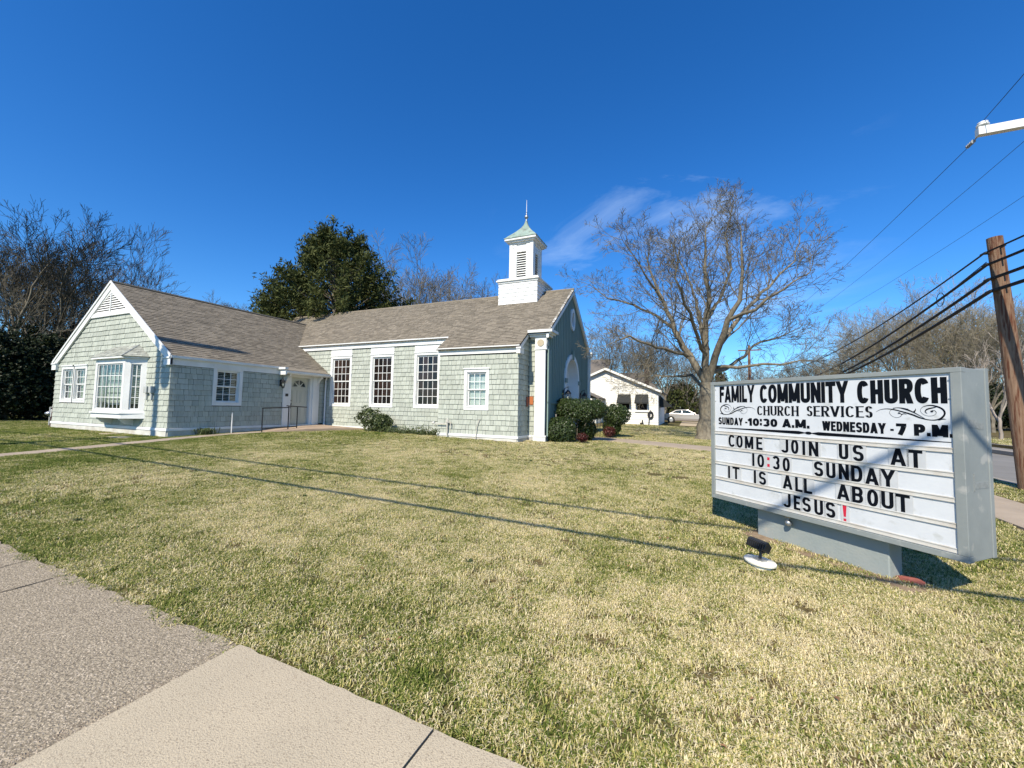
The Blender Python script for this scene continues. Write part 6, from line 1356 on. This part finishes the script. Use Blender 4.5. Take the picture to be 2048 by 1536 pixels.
# ------------------------------------------------------------------ the parked car
def car(x, y, z, rz):
    t = thing('parked_sedan', 'silver beige sedan parked between the white house and the shade tree', 'car', (x, y, z), rz)
    LB_ = lambda mb, n, m, p=t, **k: mb.build(n, m, p, local=True, **k)
    side = [(-2.55, .42), (-2.58, .70), (-2.50, .92), (-1.75, .98), (-.9, .985), (.85, .96), (1.6, .86), (2.30, .74), (2.52, .60), (2.55, .38), (2.3, .24), (-2.3, .26)]
    prof = [(-.84, .0), (-.90, .03), (-.90, .97), (-.84, 1.0)]
    mb = MB(); w = .91; n = len(side)
    rings = [(-w, .93), (-w*.96, 1.0), (w*.96, 1.0), (w, .93)]
    for yy, k in rings:
        for (a, b) in side: mb.v.append((a*(.985 if k < 1 else 1), yy, .24+(b-.24)*(1 if b < .6 else k+(.0 if k == 1 else .03))))
    for i in range(3):
        for k in range(n): a = i*n+k; b = i*n+(k+1) % n; mb.f.append((a, b, b+n, a+n))
    mb.f += [tuple(range(n-1, -1, -1)), tuple(range(3*n, 4*n))]
    LB_(mb, 'body', m_carpaint, smooth=False, bevel=.03)
    cab = [(-1.75, .97), (-1.05, 1.36), (-.55, 1.43), (.15, 1.42), (.95, .95)]
    mb = MB(); n = len(cab)
    for yy in (-1, 1):
        for (a, b) in cab: mb.v.append((a, yy*(.82 if b < 1.1 else .60), b))
    mb.f += [tuple(range(n-1, -1, -1)), tuple(range(n, 2*n))]+[(k, k+1, n+k+1, n+k) for k in range(n-1)]; LB_(mb, 'cabin', m_carpaint, bevel=.02)
    for s in (-1, 1):
        yy = lambda b: s*(.835-(b-.97)*.5)
        for poly in ([(-1.45, 1.02), (-1.02, 1.30), (-.48, 1.36), (-.48, 1.02)], [(-.42, 1.02), (-.42, 1.36), (.12, 1.35), (.72, 1.02)]):
            mb = MB(); mb.poly([(a, yy(b), b) for a, b in poly]); LB_(mb, 'side_window', m_carglass)
        mb = MB(); mb.box(-2.3, 2.3, *(sorted((s*.905, s*.925))), .40, .46); LB_(mb, 'side_trim', m_cardark)
        mb = MB(); mb.box(-2.35, 2.35, *(sorted((s*.88, s*.918))), .24, .34); LB_(mb, 'lower_sill', m_cardark)
        mb = MB(); mb.box(.68, .84, *(sorted((s*.90, s*1.04))), 1.0, 1.10); LB_(mb, 'mirror', m_carpaint, bevel=.02)
        for hx in (-.5, .35): mb = MB(); mb.box(hx-.09, hx+.09, *(sorted((s*.90, s*.93))), .78, .81); LB_(mb, 'door_handle', m_carpaint)
        for wx in (-1.50, 1.48):
            mb = MB(); mb.tube([(wx, s*.70, .32), (wx, s*.925, .32)], .325, 20); wh = LB_(mb, 'wheel', m_tyre)
            mb = MB(); mb.tube([(wx, s*.926, .32), (wx, s*.94, .32)], [.21, .17], 16); mb.build('rim', m_rim, wh, local=True)
            mb = MB(); mb.tube([(wx, s*.60, .34), (wx, s*.922, .34)], .37, 20); LB_(mb, 'wheel_arch', m_dark)
        mb = MB(); mb.box(2.40, 2.55, *(sorted((s*.55, s*.85))), .56, .70); LB_(mb, 'headlight', m_lampglass); mb = MB(); mb.box(-2.60, -2.45, *(sorted((s*.5, s*.88))), .66, .84); LB_(mb, 'tail_light', m_tail)
    mb = MB(); mb.poly([(.14, -.56, 1.41), (.14, .56, 1.41), (.93, .76, .975), (.93, -.76, .975)]); LB_(mb, 'windscreen', m_carglass); mb = MB(); mb.poly([(-1.07, -.56, 1.36), (-1.07, .56, 1.36), (-1.74, .76, .985), (-1.74, -.76, .985)]); LB_(mb, 'rear_window', m_carglass)
    mb = MB(); mb.box(2.3, 2.62, -.88, .88, .28, .50); LB_(mb, 'bumper', m_carpaint, bevel=.05); mb = MB(); mb.box(-2.65, -2.3, -.88, .88, .30, .54); LB_(mb, 'bumper', m_carpaint, bevel=.05)
    return t
car(-.2, 46.5, -1.315, rad(-1))
# ------------------------------------------------------------------ grass blades
def tuft_mesh(seed, n=64, rad_=.085):
    r = random.Random(seed); V, Fc, A = [], [], []
    for k in range(n):
        a = r.uniform(0, 6.28); q = rad_*math.sqrt(r.random()); bx, by = q*math.cos(a), q*math.sin(a); d = r.uniform(0, 6.28); l = r.uniform(.014, .036); ln_ = r.uniform(.35, 1.35); w = r.uniform(.0015, .0032)
        dx, dy = math.cos(d), math.sin(d); sx_, sy_ = -dy*w, dx*w; i = len(V)
        m = (bx+dx*l*ln_*.5, by+dy*l*ln_*.5, l*.62); t = (bx+dx*l*ln_*1.25, by+dy*l*ln_*1.25, l*max(.25, .95-.5*ln_))
        V += [(bx-sx_, by-sy_, -.004), (bx+sx_, by+sy_, -.004), (m[0]+sx_*.8, m[1]+sy_*.8, m[2]), (m[0]-sx_*.8, m[1]-sy_*.8, m[2]), t]; Fc += [(i, i+1, i+2, i+3), (i+3, i+2, i+4)]; v = r.random(); A += [v, v]
    me = bpy.data.meshes.new('grass_tuft'); me.from_pydata(V, [], Fc); at_ = me.attributes.new('rnd', 'FLOAT', 'FACE'); at_.data.foreach_set('value', A); me.materials.append(m_blade); return me
gc = bpy.data.collections.new('grass_tufts')
for k in range(6): gc.objects.link(bpy.data.objects.new('grass_tuft', tuft_mesh(k)))
def in_poly(x, y, P):
    c = False; j = len(P)-1
    for i in range(len(P)):
        if (P[i][1] > y) != (P[j][1] > y) and x < (P[j][0]-P[i][0])*(y-P[i][1])/(P[j][1]-P[i][1])+P[i][0]: c = not c
        j = i
    return c
pathpoly = rt+lf[::-1]; landp = [(p[0], p[1]) for p in pl]; fwalk = [(-4.2, 16.0), (-2.5, 15.95), (.7, 14.85), (3.9, 14.3), (3.9, 15.9), (.7, 16.8), (-3.0, 17.85), (-4.2, 17.9)]
def free(x, y):
    if y < 1.64+random.uniform(-.01, .02): return False
    if in_poly(x, y, pathpoly) or in_poly(x, y, landp) or in_poly(x, y, fwalk): return False
    if XWL < x < XW+.12 and y > YG-.12: return False
    if XW <= x < -8.8 and y > YN-.1: return False
    if -8.9 < x < XA+.1 and y > YA-.1: return False
    if XA <= x < XF+.1 and YB-.25 < y < YF1: return False
    if 3.86 < x < 4.92: return False
    if XK0-.02 < x < XK1: return False
    if HX0 < x < HX1 and y > HY-.1: return False
    return True
def soil(x, y):
    q = np.array([x, y])-o_; s_ = q@a_; d_ = q@n_; return .45 < s_ < 2.15 and -.36 < d_ < .12
gp, gs = [], []
rg = random.Random(1)
def scatter(x0, x1, y0, y1, dens, s0, s1):
    for _ in range(int((x1-x0)*(y1-y0)*dens)):
        x, y = rg.uniform(x0, x1), rg.uniform(y0, y1); dpt = x*CF[0]+y*CF[1]
        if dpt < .5: continue
        u = 1024+FPX*(x*CR[0]+y*CR[1]-1.4*CR[2])/dpt
        if u < -220 or u > 2260: continue
        if not free(x, y) or (soil(x, y) and rg.random() < .8): continue
        gp.append((x, y, G0(x, y)+.002)); gs.append(rg.uniform(s0, s1))
scatter(-7, 3.9, 1.6, 5.0, 260, .8, 1.25)
scatter(-16, 3.9, 5.0, 9.0, 160, .9, 1.4); scatter(-16, -7, 1.6, 5.0, 120, .9, 1.4)
scatter(-26, 3.9, 9.0, 14.2, 60, 1.0, 1.6); scatter(-34, -16, 1.6, 9.0, 60, 1.0, 1.5)
scatter(-4.6, 6.0, 14.2, 24, 42, 1.2, 1.9); scatter(4.9, 6.0, 2, 24, 60, 1.0, 1.5); scatter(-8, 6, 24, 35, 16, 1.6, 2.4); scatter(13.4, 26, 15, 34, 8, 1.8, 2.6)
me = bpy.data.meshes.new('lawn_grass'); me.from_pydata(gp, [], []); at_ = me.attributes.new('size', 'FLOAT', 'POINT'); at_.data.foreach_set('value', gs)
at_ = me.attributes.new('turn', 'FLOAT', 'POINT'); at_.data.foreach_set('value', [rg.uniform(0, 6.28) for _ in gp])
go = bpy.data.objects.new('lawn_grass', me); COL.objects.link(go); go['kind'] = 'stuff'; go['label'] = 'dormant straw coloured lawn grass with green patches'; go['category'] = 'grass'; me.materials.append(m_blade)
ng = bpy.data.node_groups.new('grass', 'GeometryNodeTree'); ng.interface.new_socket('Geometry', in_out='INPUT', socket_type='NodeSocketGeometry'); ng.interface.new_socket('Geometry', in_out='OUTPUT', socket_type='NodeSocketGeometry')
gi = ng.nodes.new('NodeGroupInput'); gout = ng.nodes.new('NodeGroupOutput'); mp_ = ng.nodes.new('GeometryNodeMeshToPoints'); ip = ng.nodes.new('GeometryNodeInstanceOnPoints'); ci = ng.nodes.new('GeometryNodeCollectionInfo'); ci.inputs['Collection'].default_value = gc; ci.inputs['Separate Children'].default_value = True; ci.inputs['Reset Children'].default_value = True
na = ng.nodes.new('GeometryNodeInputNamedAttribute'); na.data_type = 'FLOAT'; na.inputs[0].default_value = 'size'; nb_ = ng.nodes.new('GeometryNodeInputNamedAttribute'); nb_.data_type = 'FLOAT'; nb_.inputs[0].default_value = 'turn'; cx_ = ng.nodes.new('ShaderNodeCombineXYZ')
k = ng.links.new; k(gi.outputs[0], mp_.inputs[0]); k(mp_.outputs[0], ip.inputs['Points']); k(ci.outputs[0], ip.inputs['Instance']); ip.inputs['Pick Instance'].default_value = True; k(na.outputs[0], ip.inputs['Scale']); k(nb_.outputs[0], cx_.inputs[2]); k(cx_.outputs[0], ip.inputs['Rotation']); k(ip.outputs[0], gout.inputs[0])
md = go.modifiers.new('grass', 'NODES'); md.node_group = ng
print('tufts', len(gp), 'meshes', len(bpy.data.objects))
# a few fallen leaves on the lawn
lv = MB(); lv.r = []
for _ in range(260):
    x, y = rg.uniform(-13, 3.5), rg.uniform(1.9, 12.5)
    if not free(x, y): continue
    z = G0(x, y)+.035; a = rg.uniform(0, 6.28); s_ = rg.uniform(.012, .028); dx, dy = math.cos(a)*s_, math.sin(a)*s_
    lv.poly([(x-dx, y-dy, z), (x+dy*.5, y-dx*.5, z+.008), (x+dx, y+dy, z+.004), (x-dy*.5, y+dx*.5, z+.012)]); lv.r.append(rg.random())
tag(lv.build('fallen_leaves', M('brown_leaf', (.20, .10, .05), .8, (.30, .17, .08), 10, .8), kind='stuff'), 'few small brown leaves scattered on the lawn', 'leaves')
